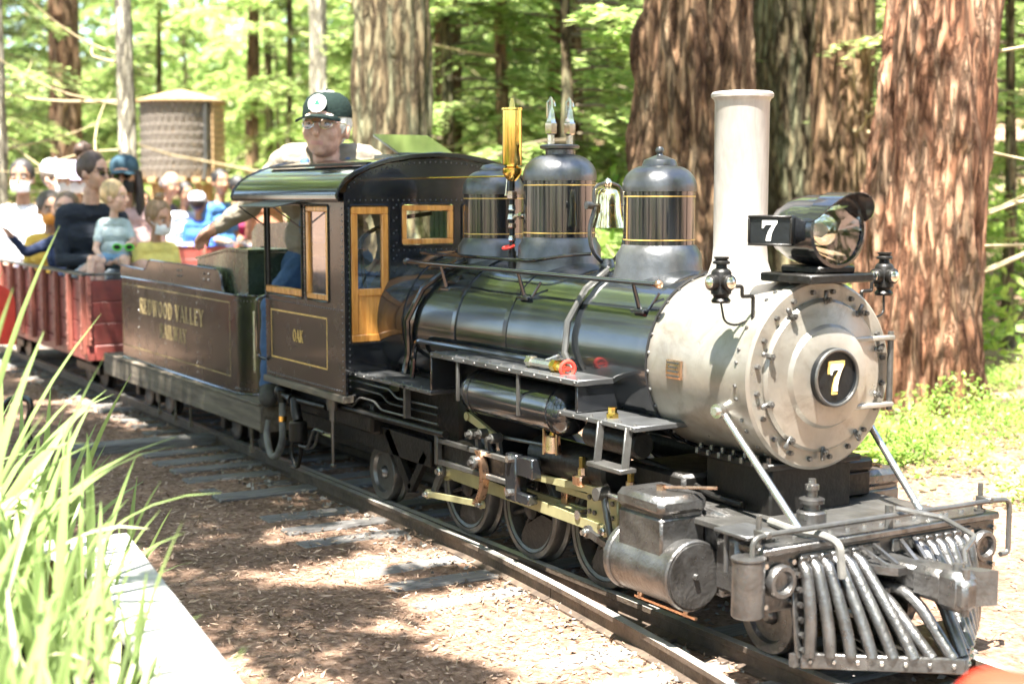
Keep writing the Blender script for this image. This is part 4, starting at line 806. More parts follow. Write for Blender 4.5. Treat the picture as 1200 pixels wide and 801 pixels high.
    m = MB(); m.bar((-.36, yc, .078), (-.11, yc, .078), .008, .006); m.build('drain_rod', 'copper', cy)
# ---------------- pilot deck, beam, cowcatcher
m = MB(); m.box(-.36, .165, -.30, .30, .298, .315, .003); m.build('pilot_deck', 'ironmid', loco)
m = MB(); m.box(.115, .175, -.385, .385, .165, .300, .005); m.box(.10, .19, -.385, .385, .300, .318, .004); beam = m.build('pilot_beam', 'castalu', loco)
m = MB(); m.box(.17, .178, -.36, .36, .286, .298); m.box(.176, .185, -.27, -.02, .262, .292, .002); m.box(.176, .185, .02, .29, .262, .292, .002); m.build('beam_strip', 'ironmid', beam)
m = MB(); m.cyl((.185, -.425, .172), (.185, -.425, .302), .037, .037, 28, b=.003); m.cyl((.185, -.425, .302), (.185, -.425, .306), .039, .039, 28); m.build('air_reservoir', 'castalu', beam)
m = MB(); m.box(.03, .15, -.40, -.30, .332, .341, .002); m.cyl((.06, -.385, .335), (.06, -.385, .24), .006, .006, 8); m.build('foot_board', 'satin', beam)
for sg in (-1, 1):
    m = MB(); m.lathe((.176, sg*.33, .238), (1, 0, 0), [(.04, 0), (.04, .016), (.036, .022), (.027, .022), (.022, .008), (0, .004)], 28); m.build('poling_pocket', 'castalu', beam)
q = MB()
for y in (-.372, -.29, -.25, -.21, -.17, -.13, -.09, .05, .09, .13, .17, .21, .25, .29, .372):
    for z in (.278, .185): q.cyl((.176, y, z), (.186, y, z), .0065, .0065, 6)
for i in range(14): q.cyl((.14, -.36+i*.055, .318), (.14, -.36+i*.055, .324), .006, .006, 6)
q.build('beam_bolts', 'steel', beam, kind='stuff')
nose = V(.43, 0, 0); L0 = V(.205, -.285, 0)
for sg in (-1, 1):
    a = V(.205, sg*.285, .055); b = V(.43, 0, .055)
    m = MB(); d = (b-a).normalized(); nrm = V(d.y, -d.x, 0) if sg < 0 else V(-d.y, d.x, 0)
    m.bar(a, b, .014, .036, (0, 0, 1), .003); m.box(.19, .205, sg*.285-.02, sg*.285+.02, .04, .07); pr = m.build('pilot_rail', 'castalu', loco)
    q = MB()
    for k in range(7): p = a.lerp(b, .06+k*.145); q.rivet(p+nrm*.007, nrm, .007)
    q.build('rail_rivets', 'steel', pr, kind='stuff')
    for k in range(8):
        t = .05+k*.128; bt = a.lerp(b, t)+V(-.008, 0, .012); tp = V(.182, sg*(.265-.032*k), .272) if k < 6 else V(.26+.05*(k-6), sg*(.085-.045*(k-6)), .195)
        mid = tp.lerp(bt, .86)+V(.006, 0, -.004)
        pts = [tp, tp.lerp(bt, .5)+V(.008, 0, 0), mid, bt] if k < 6 else fillet([V(.17, tp.y, .20), tp, bt], .05)
        m = MB()
        if k < 6: m.tube([tp.lerp(bt, t_)+V(.012*math.sin(math.pi*t_)**.8+(.01 if .02 < t_ else 0), 0, -.004*math.sin(math.pi*t_)) for t_ in (0, .06, .15, .3, .45, .6, .75, .88, .96, 1)], [.011]+[.0145]*9, 10); m.bar(tp+V(.003, 0, -.005), tp+V(.006, 0, .016), .022, .010, (1, 0, 0), .002)
        else: m.tube(pts, .0145, 10)
        m.build('pilot_bar', 'castalu', loco)
    m = MB(); m.bar((.178, sg*.285, .262), (.205, sg*.287, .06), .022, .008, (1, 0, 0), .002); q = m
    for k in range(6): p = V(.19, sg*.285, .25).lerp(V(.208, sg*.285, .08), k/5); q.cyl(p, p+V(.010, 0, 0), .007, .007, 6)
    m.build('pilot_side_strap', 'castalu', loco)
m = MB(); m.prism([(.15, -.27, .042), (.20, -.27, .042), (.40, 0, .042), (.20, .27, .042), (.15, .27, .042)], (0, 0, .012)); m.build('pilot_floor', 'darkiron', loco)
# coupler
m = MB(); m.box(.17, .31, -.032, .032, .20, .258, .008); m.box(.30, .40, -.045, .04, .192, .268, .014); m.box(.38, .455, -.052, .012, .185, .275, .014); m.prism([(.37, .012, .19), (.42, .058, .19), (.455, .07, .19), (.44, .03, .19), (.40, .0, .19)], (0, 0, .08)); cp = m.build('coupler', 'castalu', loco)
m = MB(); m.cyl((.42, -.02, .275), (.42, -.02, .29), .014, .012, 8); m.box(.425, .468, -.05, -.005, .195, .262, .010); m.cyl((.448, -.028, .18), (.448, -.028, .285), .01, .01, 10); m.build('coupler_knuckle', 'castalu', cp)
m = MB(); m.prism([(.175, -.12, .235), (.26, -.075, .235), (.28, -.06, .235), (.28, .06, .235), (.26, .075, .235), (.175, .12, .235)], (0, 0, .018)); m.prism([(.175, -.1, .19), (.25, -.06, .19), (.27, 0, .19), (.25, .06, .19), (.175, .1, .19)], (0, 0, .010))
for y in (-.09, -.045, .045, .09): m.bar((.18, y, .29), (.25, y*.7, .252), .010, .008)
m.build('coupler_pocket', 'castalu', cp)
# front hand rails
m = MB(); m.tube(fillet([(.19, -.418, .20), (.19, -.418, .348), (.19, -.36, .352), (.19, .36, .350), (.19, .418, .346), (.19, .418, .21), (.19, .39, .21)], .025), .0068, 8); fr = m.build('front_handrail', 'ironmid', loco)
for y in (-.375, .345):
    q = MB(); q.cyl((.16, y, .318), (.16, y, .39), .0065, .0065, 8); q.cyl((.16, y, .318), (.16, y, .325), .014, .014, 8); q.box(.15, .197, y-.008, y+.008, .343, .358, .002); q.build('rail_post', 'ironmid', fr)
m = MB(); m.tube(fillet([(.0, -.20, .325), (.12, -.23, .33), (.19, -.215, .333), (.235, -.20, .32), (.24, -.195, .24)], .02), .010, 8); m.build('air_hose', 'rubber', loco)
m = MB(); m.tube(fillet([(.19, .02, .368), (.26, .10, .35), (.36, .10, .325), (.40, .02, .31)], .01), .0065, 8); m.cyl((.17, .02, .318), (.17, .02, .372), .010, .010, 8); m.cyl((.40, .02, .312), (.43, -.01, .292), .005, .005, 8); m.build('uncoupling_lever', 'ironmid', loco)

# ---------------------------------------------------------------- tender
ten = thing('tender', 'black riveted tender lettered in faded gold behind the locomotive cab', 'tender', (-4.0, 0, 0))
m = MB(); m.box(-5.16, -2.885, -.375, -.33, .155, .258, .004); m.box(-5.16, -2.885, .33, .375, .155, .258, .004); m.box(-5.155, -2.895, -.33, .33, .17, .24); m.box(-2.90, -2.882, -.374, .374, .150, .254, .003); m.build('tender_sill', 'deckwood', ten)
for k in range(20):
    x0 = -5.15+k*.1133; m = MB(); m.box(x0, x0+.110, -.378, .378, .2585, .268, .002); m.build('deck_plank', 'deckwood', ten)
TX0, TX1, TY, TZ0, TZ1, CRR = -4.93, -3.10, .345, .268, .690, .13
def tank_outline(o=0, n=8):
    P = []
    for cx, cy, a0 in ((TX1-CRR, TY-CRR, 0), (TX0+CRR*.3, TY-CRR*.3, 90), (TX0+CRR*.3, -TY+CRR*.3, 180), (TX1-CRR, -TY+CRR, 270)):
        r = (CRR if cx > -4 else CRR*.3)+o
        P += [(cx+r*math.cos(R(a0+90*i/n)), cy+r*math.sin(R(a0+90*i/n))) for i in range(n+1)]
    return P
m = MB(); m.prism([(x, y, TZ0) for x, y in tank_outline()], (0, 0, TZ1-TZ0)); tank = m.build('tender_tank', 'blackside', ten)
m = MB(); 
for z in (.272, .687):
    pts = [(x, y, z) for x, y in tank_outline(.002)]; m.tube(pts+[pts[0]], .005, 6, caps=False)
m.build('tank_bead', 'black', ten)
for sg in (-1, 1):      # raised side board with swept front
    y = sg*TY
    pl = [(TX0+.01, .690), (TX0+.01, .745), (-4.52, .738), (-4.48, .745), (-4.44, .785), (-4.40, .79), (-3.47, .785), (-3.43, .778), (-3.405, .755), (-3.395, .72), (-3.385, .70), (-3.36, .690)]
    m = MB(); m.prism([(a, y-sg*.004, b) for a, b in pl], (0, -sg*.006, 0)); m.build('coal_board', 'blackside', ten)
    m = MB(); m.tube([(a, y-sg*.007, b+.001) for a, b in pl[1:]], .005, 6); m.build('board_bead', 'black', ten)
m = MB()
for x in (-4.60, -4.18, -3.72): 
    for i in range(9): m.rivet((x, -TY, .31+i*.045), (0, -1, 0), .0035)
for x in (-3.98, -3.94, -3.62, -3.56): m.rivet((x, -TY+.003, .735), (0, -1, 0), .006); m.rivet((x, -TY+.003, .76), (0, -1, 0), .006)
for i, (x, y) in enumerate(tank_outline(.0, 12)):
    if x > TX1-CRR-.01 and i % 1 == 0: m.rivet((x, y, .292), (x-(TX1-CRR), y-math.copysign(TY-CRR, y), 0), .0055); m.rivet((x, y, .665), (x-(TX1-CRR), y-math.copysign(TY-CRR, y), 0), .0045)
m.build('rivets', 'castalu', ten, kind='stuff')
m = MB(); fst = lambda u, v, d: (u, -TY+.0005-d, v); frame_rect(m, -4.88, -3.29, .335, .655, .005, fst, 0, .0012, 0); m.build('gold_lining', 'faded', ten)
m = MB(); lettering(m, 'REDWOOD VALLEY', (-4.10, -TY-.0005, .520), (1, 0, 0), (0, 0, 1), .075, gap=.1, xs=1.15); lettering(m, 'RAILWAY', (-4.06, -TY-.0005, .425), (1, 0, 0), (0, 0, 1), .065, gap=.1, xs=1.1); m.build('tender_lettering', 'faded', ten, label='faded gold letters reading REDWOOD VALLEY RAILWAY')
m = MB(); m.cyl((TX1-.028, -.30, .37), (TX1-.028, -.30, .62), .005, .005, 8); m.cyl((TX1-.04, -.295, .37), (TX1-.028, -.30, .37), .005, .005, 8); m.cyl((TX1-.04, -.295, .62), (TX1-.028, -.30, .62), .005, .005, 8); m.build('grab_iron', 'steel', ten)
# tool box with sloping lid, seat box, far box
m = MB(); m.prism([(-3.80, -.31, .69), (-3.80, -.31, .815), (-3.42, -.31, .865), (-3.16, -.31, .865), (-3.16, -.31, .69)], (0, .19, 0)); m.build('tool_box', 'olive', ten)
m = MB(); m.prism([(-3.82, -.312, .817), (-3.42, -.312, .868), (-3.42, -.312, .878), (-3.82, -.312, .827)], (0, .20, 0)); m.prism([(-3.418, -.312, .868), (-3.15, -.312, .868), (-3.15, -.312, .880), (-3.418, -.312, .880)], (0, .20, 0)); m.build('box_lid', 'olive', ten)
m = MB(); m.box(-3.4, -3.37, -.26, -.23, .879, .885); m.box(-3.4, -3.37, -.16, -.13, .879, .885); m.build('lid_hinge', 'darkiron', ten)
m = MB(); m.prism([(-4.05, .05, .69), (-4.05, .05, .93), (-3.98, .05, .975), (-3.6, .05, .985), (-3.52, .05, .96), (-3.5, .05, .92), (-3.5, .05, .69)], (0, .24, 0)); m.build('seat_box', 'olive', ten)
for x in (-4.75, -3.45):
    for dx in (-.17, .17):
        for sg in (-1, 1):
            m = MB(); m.lathe((x+dx, sg*.2, .09), (0, sg, 0), [(0, .0), (.05, .002), (.07, .01), (.09, .008), (.09, -.024), (.104, -.03), (.104, -.036), (0, -.036)], 28); m.build('tender_wheel', 'darkiron', ten)
        m = MB(); m.cyl((x+dx, -.17, .09), (x+dx, .17, .09), .015, .015, 10); m.build('axle', 'darkiron', ten)
    for sg in (-1, 1):
        m = MB(); m.box(x-.26, x+.26, sg*.245-.012, sg*.245+.012, .10, .13, .004)
        for dx in (-.17, .17): m.box(x+dx-.03, x+dx+.03, sg*.25-.018, sg*.25+.018, .06, .125, .006)
        for dx in (-.06, 0, .06): m.cyl((x+dx, sg*.245, .13), (x+dx, sg*.245, .165), .012, .012, 8)
        m.build('truck_frame', 'darkiron', ten)
for x in (-4.35, -4.1, -3.88, -3.1):
    m = MB(); m.cyl((x, -.33, .05), (x, -.33, .16), .006, .006, 6); m.box(x-.012, x+.012, -.34, -.32, .035, .055); m.build('brake_hanger', 'deckwood', ten)
m = MB(); m.box(-5.33, -5.16, -.035, .035, .17, .22, .008); m.build('drawbar', 'darkiron', ten)

# ---------------------------------------------------------------- red gondola cars
def gondola(label, loc, rz=0, detail=True, L=3.0):
    c = thing('gondola_car', label, 'train car', loc, 'red gondola cars carrying riders'); c.rotation_euler.z = rz
    base = Vector(loc)
    def bld(mb, name, mt):
        me = mb.mesh(name, mt); o = bpy.data.objects.new(name, me); COL.objects.link(o); o.parent = c; return o
    # local frame: front end at x=0, car runs to x=-L
    m = MB(); m.box(-L, 0, -.40, -.36, .20, .285, .004); m.box(-L, 0, .36, .40, .20, .285, .004); m.box(-.04, 0.004, -.36, .36, .20, .285, .004); m.box(-L-.004, -L+.04, -.36, .36, .20, .285, .004); m.box(-L+.05, -.05, -.36, .36, .26, .28); bld(m, 'car_sill', 'red')
    sidep = MB(); sidep.box(-L+.02, -.02, -.012, .012, -.058, .058, .004); sme = sidep.mesh('plank', 'red')
    endp = MB(); endp.box(-.012, .012, -.385, .385, -.058, .058, .004); eme = endp.mesh('plank', 'red')
    for k in range(3):
        z = .348+k*.1185
        for sg in (-1, 1): share('plank', sme, c, (0, sg*.385, z))
        share('plank', eme, c, (-.014, 0, z)); share('plank', eme, c, (-L+.014, 0, z))
    sk = MB(); sk.box(-.016, .016, -.014, .014, -.235, .197, .003)
    for k in range(7): sk.rivet((0, -.014, -.2+k*.062), (0, -1, 0), .007)
    skm = sk.mesh('stake', 'redlight')
    for k in range(11):
        for sg in (-1, 1): share('stake', skm, c, (-.03-k*(L-.06)/10, sg*.414, .47), (0, 0, 0 if sg < 0 else math.pi))
    for sg in (-1, 1):
        m = MB(); m.box(-.05, .012, sg*.39-.012, sg*.39+.012, .285, .668, .003)
        for k in range(6): m.rivet((.012, sg*.385, .32+k*.062), (1, 0, 0), .008)
        bld(m, 'corner_iron', 'redlight')
        m = MB(); m.box(-L, 0.0, sg*.39-.03, sg*.39+.03, .668, .682, .003); bld(m, 'cap_rail', 'ironmid')
    for x in (-.012, -L+.012): m = MB(); m.box(x-.02, x+.02, -.358, .358, .668, .682, .003); bld(m, 'cap_rail', 'ironmid')
    for k in range(5):
        m = MB(); m.box(-.62-k*.58, -.28-k*.58, -.355, .355, .40, .425, .004); m.box(-.64-k*.58, -.615-k*.58, -.355, .355, .425, .60, .004); bld(m, 'bench', 'red')
    m = MB(); m.tube(fillet([(.004, -.2, .245), (.04, -.2, .245), (.04, .2, .245), (.004, .2, .245)], .02), .007, 8); bld(m, 'grab_iron', 'ironmid')
    for x in (-.55, -L+.55):
        for dx in (-.16, .16):
            for sg in (-1, 1):
                m = MB(); m.lathe((x+dx, sg*.2, .09), (0, sg, 0), [(0, .0), (.07, .008), (.09, .008), (.09, -.024), (.104, -.03), (.104, -.036), (0, -.036)], 24); bld(m, 'car_wheel', 'darkiron')
        m = MB(); m.box(x-.25, x+.25, -.26, -.235, .08, .13, .004); m.box(x-.25, x+.25, .235, .26, .08, .13, .004); m.box(x-.05, x+.05, -.25, .25, .10, .2); bld(m, 'truck_frame', 'darkiron')
    return c
car1 = gondola('red wooden gondola car full of riders coupled behind the tender', (-5.38, 0, 0))
car2 = gondola('red gondola car of riders farther back, standing below the round shingled water tank', (-10.1, 3.55, 0), R(62))
# ---------------------------------------------------------------- people
def cap_pts(p0, p1, r0, r1, n=10):
    m = MB(); p0 = Vector(p0); p1 = Vector(p1); L = (p1-p0).length
    if L < 1e-4: m.sphere(p0, r0, n, 8); return m
    pr = [(0, -r0)]+[(r0*math.cos(R(a)), r0*math.sin(R(a))) for a in (-60, -30, 0)]+[(r1*math.cos(R(a)), L+r1*math.sin(R(a))) for a in (0, 30, 60)]+[(0, L+r1)]
    m.lathe(p0, p1-p0, pr, n); return m
SKIN = {}
def cmat(key, col, rough=.75, var=.12, bump=.12, bs=90):
    if key not in M: M[key] = mat(key, col, rough, 0, var, 14, bump=bump, bs=bs, spec=.3)
    return key
def person(label, pelvis, face, s=1.0, kid=0, skin=(.5, .29, .2), shirt=(.2, .2, .2), pants=(.1, .12, .2), sleeve='long', head=(0, 0), arms=None, knees=None, feet=None,
           hair=None, hairstyle='short', hat=None, mask=None, glasses=None, vox=.008, lean=0, shorts=False, group='riders in the red cars', extra=None, legs=True, legdir=None, neck=(.02, .69), hscale=1.0, shw=None, fold=.007, lipcol=(.45, .17, .14)):
    pv = Vector(pelvis); Rz = Matrix.Rotation(R(face), 3, 'Z'); hs = s*hscale*(1.0 if not kid else 1.0+.42*kid)
    W = lambda a, b, c: Rz @ Vector((a, b, c))*s + pv       # local -> world
    Ry = Matrix.Rotation(R(lean), 3, 'Y'); T = lambda a, b, c: Rz @ (Ry @ Vector((a, b, c)))*s + pv
    pr = []
    cpl = lambda a, b, r0, r1, t: pr.append(('c', Vector(a), Vector(b), r0*s, r1*s, t))
    ell = lambda c, r, t, k=s: pr.append(('e', Vector(c), Vector(r)*k, None, None, t))
    shw = shw or (.155 if not kid else .15)
    cpl(T(0, -.065, .09), T(0, .065, .09), .125, .125, 'pants'); cpl(T(.01, -.05, .22), T(.01, .05, .22), .12, .12, 'shirt'); cpl(T(-.005, -.07, .38), T(-.005, .07, .38), .122, .122, 'shirt'); cpl(T(-.012, -shw+.02, .52), T(-.012, shw-.02, .52), .075, .075, 'shirt'); cpl(T(-.005, 0, .54), T(.0, 0, .575), .085, .058, 'shirt')
    cpl(T(0, 0, .57), T(neck[0]-.005, 0, neck[1]-.02), .054, .050, 'skin')
    nk = T(neck[0], 0, neck[1]); Hm = Rz @ Matrix.Rotation(R(head[0]), 3, 'Z') @ Matrix.Rotation(R(head[1]), 3, 'Y')
    H = lambda a, b, c: nk + Hm @ Vector((a, b, c+.095))*hs
    def hel(c, r, t): pr.append(('h', H(*c), Vector(r)*hs, Hm, None, t))
    def hcp(a, b, r0, r1, t): pr.append(('c', H(*a), H(*b), r0*hs, r1*hs, t))
    hel((0, 0, .02), (.097, .077, .10), 'skin'); hel((.028, 0, -.045), (.070, .060, .062), 'skin'); hel((.062, 0, -.083), (.028, .028, .022), 'skin')
    for g in (-1, 1): hel((.058, g*.034, -.022), (.034, .030, .034), 'skin'); hel((-.006, g*.079, -.012), (.018, .012, .030), 'skin'); hcp((.083, g*.018, .034), (.074, g*.05, .034), .010, .008, 'brow')
    hcp((.092, 0, .012), (.108, 0, -.022), .009, .014, 'skin'); hcp((.087, -.012, -.056), (.087, .012, -.056), .008, .008, 'lip'); hcp((.087, -.012, -.056), (.079, -.026, -.050), .007, .005, 'lip'); hcp((.087, .012, -.056), (.079, .026, -.050), .007, .005, 'lip')
    # arms
    sh = [T(-.01, -shw-.02, .515), T(-.01, shw+.02, .515)]
    for i, g in enumerate((-1, 1)):
        if arms and arms[i]: el, ha = Vector(arms[i][0]), Vector(arms[i][1])
        else: el, ha = T(.02, g*(shw+.055), .25), W(.30, g*.09, .20)
        cpl(sh[i], el, .056, .044, 'shirt'); fs_t = 'shirt' if sleeve == 'long' else 'skin'
        if sleeve == 'short': 
            md = sh[i].lerp(el, .62); pr.pop(); cpl(sh[i], md, .060, .056, 'shirt'); cpl(md, el, .045, .040, 'skin')
        d = (ha-el).normalized(); wr = ha-d*.075*s; cpl(el, wr, .042, .031, fs_t)
        # hand: palm, four fingers, thumb
        up = Vector((0, 0, 1)); sd_ = d.cross(up); sd_ = sd_.normalized() if sd_.length > .1 else Vector((1, 0, 0)); dn = sd_.cross(d)*-1
        if dn.z > 0: dn = -dn
        cpl(wr+sd_*.012*s, ha+sd_*.018*s, .024, .020, 'skin'); cpl(wr-sd_*.012*s, ha-sd_*.018*s, .024, .020, 'skin')
        for k in range(4):
            b = ha+sd_*((k-1.5)*.021*s); fl = (.034, .04, .037, .029)[k]*s; k1 = b+d*fl+dn*.012*s; k2 = k1+d*fl*.45+dn*fl*.75
            cpl(b, k1, .0105, .0095, 'skin'); cpl(k1, k2, .0095, .0075, 'skin')
        th = ha-d*.04*s+sd_*(.032*s*g); t1 = th+d*.03*s+sd_*(.018*s*g)+dn*.01*s; cpl(th, t1, .013, .011, 'skin'); cpl(t1, t1+d*.028*s+dn*.012*s, .011, .008, 'skin')
    if legs:
        for i, g in enumerate((-1, 1)):
            Lz = Matrix.Rotation(R(face if legdir is None else legdir), 3, 'Z'); kn = Vector(knees[i]) if knees else pv+Lz @ Vector((.34, g*.09, .14))*s; ft = Vector(feet[i]) if feet else Vector((kn.x, kn.y, max(.36, kn.z-.36*s)))
            hp = T(.02, g*.085, .085); md = hp.lerp(kn, .62)
            cpl(hp, md, .088, .073, 'pants'); cpl(md, kn, .072, .060, 'skin' if shorts else 'pants'); cpl(kn, ft, .056, .040, 'skin' if shorts else 'pants')
            cpl(ft+Vector((0, 0, -.01*s)), ft+Lz @ Vector((.12, 0, -.02))*s, .042, .036, 'shoe')
    if extra: extra(pr, T, W, H, s)
    mb = MB()
    for k, a, b, r0, r1, t in pr:
        if k == 'c': q = cap_pts(a, b, r0, r1)
        else:
            q = MB(); q.sphere((0, 0, 0), tuple(b), 16, 10)
            Q = r0 if k == 'h' else Rz; q.v = [tuple(a + Q @ Vector(p)) for p in q.v]
        mb.add(q.v, q.f)
    base = Vector((pv.x, pv.y, min(p[2] for p in mb.v)))
    me = mb.mesh('body', [], base, 0); tmp = bpy.data.objects.new('tmp', me); COL.objects.link(tmp)
    rm = tmp.modifiers.new('r', 'REMESH'); rm.mode = 'VOXEL'; rm.voxel_size = vox; sm = tmp.modifiers.new('s', 'SMOOTH'); sm.factor = .5; sm.iterations = 3
    dg = bpy.context.evaluated_depsgraph_get(); body = bpy.data.meshes.new_from_object(tmp.evaluated_get(dg)); bpy.data.objects.remove(tmp); bpy.data.meshes.remove(me)
    tags = ['skin', 'shirt', 'pants', 'shoe', 'lip', 'brow', 'strap']
    hc = hair or (.06, .04, .03)
    cols = {'skin': skin, 'shirt': shirt, 'pants': pants, 'shoe': (.05, .045, .04), 'lip': lipcol, 'brow': tuple(.75*c+.12*x for c, x in zip(hc, skin)), 'strap': (.05, .11, .22)}
    for t in tags:
        mm = mat('cloth' if t not in ('skin', 'lip') else 'skin', cols[t], .5 if t in ('skin', 'lip') else .8, 0, .2 if t == 'skin' else .13, 28 if t == 'skin' else 18, bump=.2 if t in ('skin', 'lip') else .4, bs=70, spec=.35)
        if t in ('skin', 'lip'): mm.node_tree.nodes['Principled BSDF'].inputs['Subsurface Weight'].default_value = .15; mm.node_tree.nodes['Principled BSDF'].inputs['Subsurface Radius'].default_value = (.02, .008, .005)
        body.materials.append(mm)
    n = len(body.polygons); C = np.empty(n*3); body.polygons.foreach_get('center', C); C = C.reshape(-1, 3)+np.array(base); best = np.full(n, 9.); mi = np.zeros(n, int)
    for k, a, b, r0, r1, t in pr:
        if k == 'c':
            A = np.array(a); D = np.array(b)-A; L2 = max(D@D, 1e-9); tt = np.clip(((C-A)@D)/L2, 0, 1); dist = np.linalg.norm(C-A-tt[:, None]*D, axis=1)-(r0+(r1-r0)*tt)
        else:
            Q = np.array(r0 if k == 'h' else Rz); lc = (C-np.array(a))@Q; rr = np.array(b); dist = (np.linalg.norm(lc/rr, axis=1)-1)*rr.min()
        if t in ('lip', 'brow', 'strap'): dist = dist-.004*s
        up_ = dist < best; best[up_] = dist[up_]; mi[up_] = tags.index(t)
    body.polygons.foreach_set('material_index', mi.tolist()); body.polygons.foreach_set('use_smooth', [True]*n); body.update()
    nv = len(body.vertices); co = np.empty(nv*3); body.vertices.foreach_get('co', co); co = co.reshape(-1, 3); cloth = np.zeros(nv)
    for p in body.polygons:
        if tags[mi[p.index]] in ('shirt', 'pants', 'strap'): cloth[list(p.vertices)] = 1
    nm = np.empty(nv*3); body.vertices.foreach_get('normal', nm); nm = nm.reshape(-1, 3)
    for i_ in np.nonzero(cloth)[0]:
        q = Vector(co[i_]); w_ = Vector((q.x*9+2*q.z, q.y*9, q.z*22))/s; co[i_] += nm[i_]*fold*s*(.3+1.0*noise.noise(w_)+.5*noise.noise(w_*2.1))
    body.vertices.foreach_set('co', co.ravel()); body.update()
    o = bpy.data.objects.new('person', body); COL.objects.link(o); o.location = base; tag(o, label, 'person', group)
    def hb(fn, name, mt, smooth=60):
        m = MB(); fn(m); m.v = [tuple(H(*p)) for p in m.v]; return m.build(name, mt, o, smooth=smooth)
    # eyes
    if glasses != 'sun':
        for g in (-1, 1):
            hb(lambda m: m.sphere((.0835, g*.033, .012), (.008, .0135, .0075), 10, 8), 'eye', cmat('eyewhite', (.36, .32, .29), .3)); hb(lambda m: m.sphere((.0895, g*.032, .0115), (.0035, .0062, .0062), 10, 8), 'iris', cmat('iris', (.03, .022, .018), .2))
    if hair:
        hm = mat('hair', hc, .45, 0, .35, 60, bump=.5, bs=140, stretch=(1, 1, .3))
        def hfn(m):
            if hairstyle != 'bald':
                rng = random.Random(len(label)); rx = .105
                m.sphere((-.018, 0, .035), (.098, .088, .104), 28, 18)
                m.v = [p if not (p[0] > .062 and p[2] < .075) else (.055, p[1]*.95, p[2]) for p in m.v]
                m.v = [(p[0]*(1+.05*noise.noise(Vector(p)*40)), p[1]*(1+.06*noise.noise(Vector(p)*38)), p[2]+.005*noise.noise(Vector(p)*50)) for p in m.v]
                m.v = [p if p[2] > -.045 or p[0] < -.02 else (p[0]*.7-.02, p[1]*.9, p[2]) for p in m.v]
            else:
                for g in (-1, 1): m.sphere((-.03, g*.072, -.005), (.055, .016, .04), 14, 10)
                m.sphere((-.085, 0, 0), (.025, .07, .05), 14, 10)
            if hairstyle == 'bun':
                n = len(m.v); m.sphere((-.085, 0, .135), (.055, .055, .05), 20, 14); m.v[n:] = [tuple(Vector(p)+Vector((1, 1, 1))*.012*noise.noise(Vector(p)*60)) for p in m.v[n:]]
            if hairstyle == 'topbun':
                n = len(m.v); m.sphere((-.03, 0, .145), (.035, .035, .035), 16, 12); m.v[n:] = [tuple(Vector(p)+Vector((1, 1, 1))*.01*noise.noise(Vector(p)*70)) for p in m.v[n:]]
            if hairstyle == 'long':
                for g in (-1, 1): m.tube([(-.01, g*.078, .03), (.0, g*.088, -.06), (.015, g*.095, -.17), (.03, g*.09, -.27)], [.03, .032, .03, .012], 8)
                m.tube([(-.07, 0, .03), (-.085, 0, -.08), (-.09, 0, -.2)], [.06, .07, .04], 10)
        hb(hfn, 'hair', hm)
    if hat:
        kind, hcol = hat; hk = mat('hat', hcol, .9, 0, .12, 20, bump=.3, bs=80, spec=.12)
        if kind == 'cap':
            def cf(m):
                m.lathe((-.012, 0, .04), (0, 0, 1), [(.099, 0), (.0995, .012), (.097, .042), (.082, .072), (.05, .092), (.0, .097)], 28); m.v = [(p[0]*1.04-.003, p[1]*.90, p[2]-.10*(p[0]+.02)*.9*(1 if p[2] < .2 else 1)*.35) for p in m.v]
                m.sphere((-.014, 0, .142), (.008, .008, .005), 8, 6)
            hat_o = hb(cf, 'cap', hk)
            def bf(m):
                P = [(.075+.085*math.cos(R(a))**.8 if abs(a) < 90 else .075, .082*math.sin(R(a)), .045-.022*abs(math.sin(R(a)))**2-.012*math.cos(R(a))) for a in range(-88, 89, 8)]
                n = len(P); Q = [(.06, p[1]*.98, .052-.022*(p[1]/.082)**2) for p in P]
                vs = P+Q+[(a, b, c-.005) for a, b, c in P]+[(a, b, c-.005) for a, b, c in Q]; fs = []
                for i in range(n-1): fs += [(i, i+1, n+i+1, n+i), (2*n+i, 3*n+i, 3*n+i+1, 2*n+i+1), (i, 2*n+i, 2*n+i+1, i+1)]
                m.add(vs, fs)
            bo = hb(bf, 'cap_brim', hk); bo.parent = hat_o
        elif kind == 'bucket':
            def cf(m): m.lathe((-.01, 0, .03), (0, 0, 1), [(.15, -.03), (.152, -.026), (.108, .008), (.103, .03), (.095, .085), (.07, .1), (0, .104)], 28)
            hb(cf, 'hat', hk)
    if mask:
        def mf(m):
            n = 9; vs = []; fs = []
            for j in range(7):
                for i in range(n):
                    a = R(-72+144*i/(n-1)); z = -.092+.078*j/6; bul = .012*math.sin(math.pi*j/6)
                    vs.append((.030+(.070+bul)*math.cos(a)**.8 if True else 0, (.067+bul*.3)*math.sin(a), z))
            for j in range(6):
                for i in range(n-1): fs.append((j*n+i, j*n+i+1, (j+1)*n+i+1, (j+1)*n+i))
            m.add(vs, fs)
            for g in (-1, 1): m.tube([(.05, g*.066, -.03), (.0, g*.082, -.012), (-.012, g*.083, .01)], .0022, 5)
        hb(mf, 'face_mask', mat('face_mask', mask, .8, 0, .08, 30, bump=.2))
    if glasses:
        def gf(m):
            for g in (-1, 1):
                c = (.099, g*.034, .010); pts = [(c[0]-.012*abs(math.cos(R(a)))*(1 if g*math.cos(R(a)) > 0 else .1), c[1]+.023*math.cos(R(a)), c[2]+.017*math.sin(R(a))) for a in range(0, 361, 24)]
                m.tube(pts, .0018, 5, caps=False); m.tube([(.088, g*.058, .014), (.03, g*.080, .016), (-.01, g*.083, .008)], .0018, 5)
            m.tube([(.1, -.011, .014), (.105, 0, .016), (.1, .011, .014)], .0018, 5)
        go = hb(gf, 'glasses', 'nickel' if glasses == 'clear' else 'darkiron')
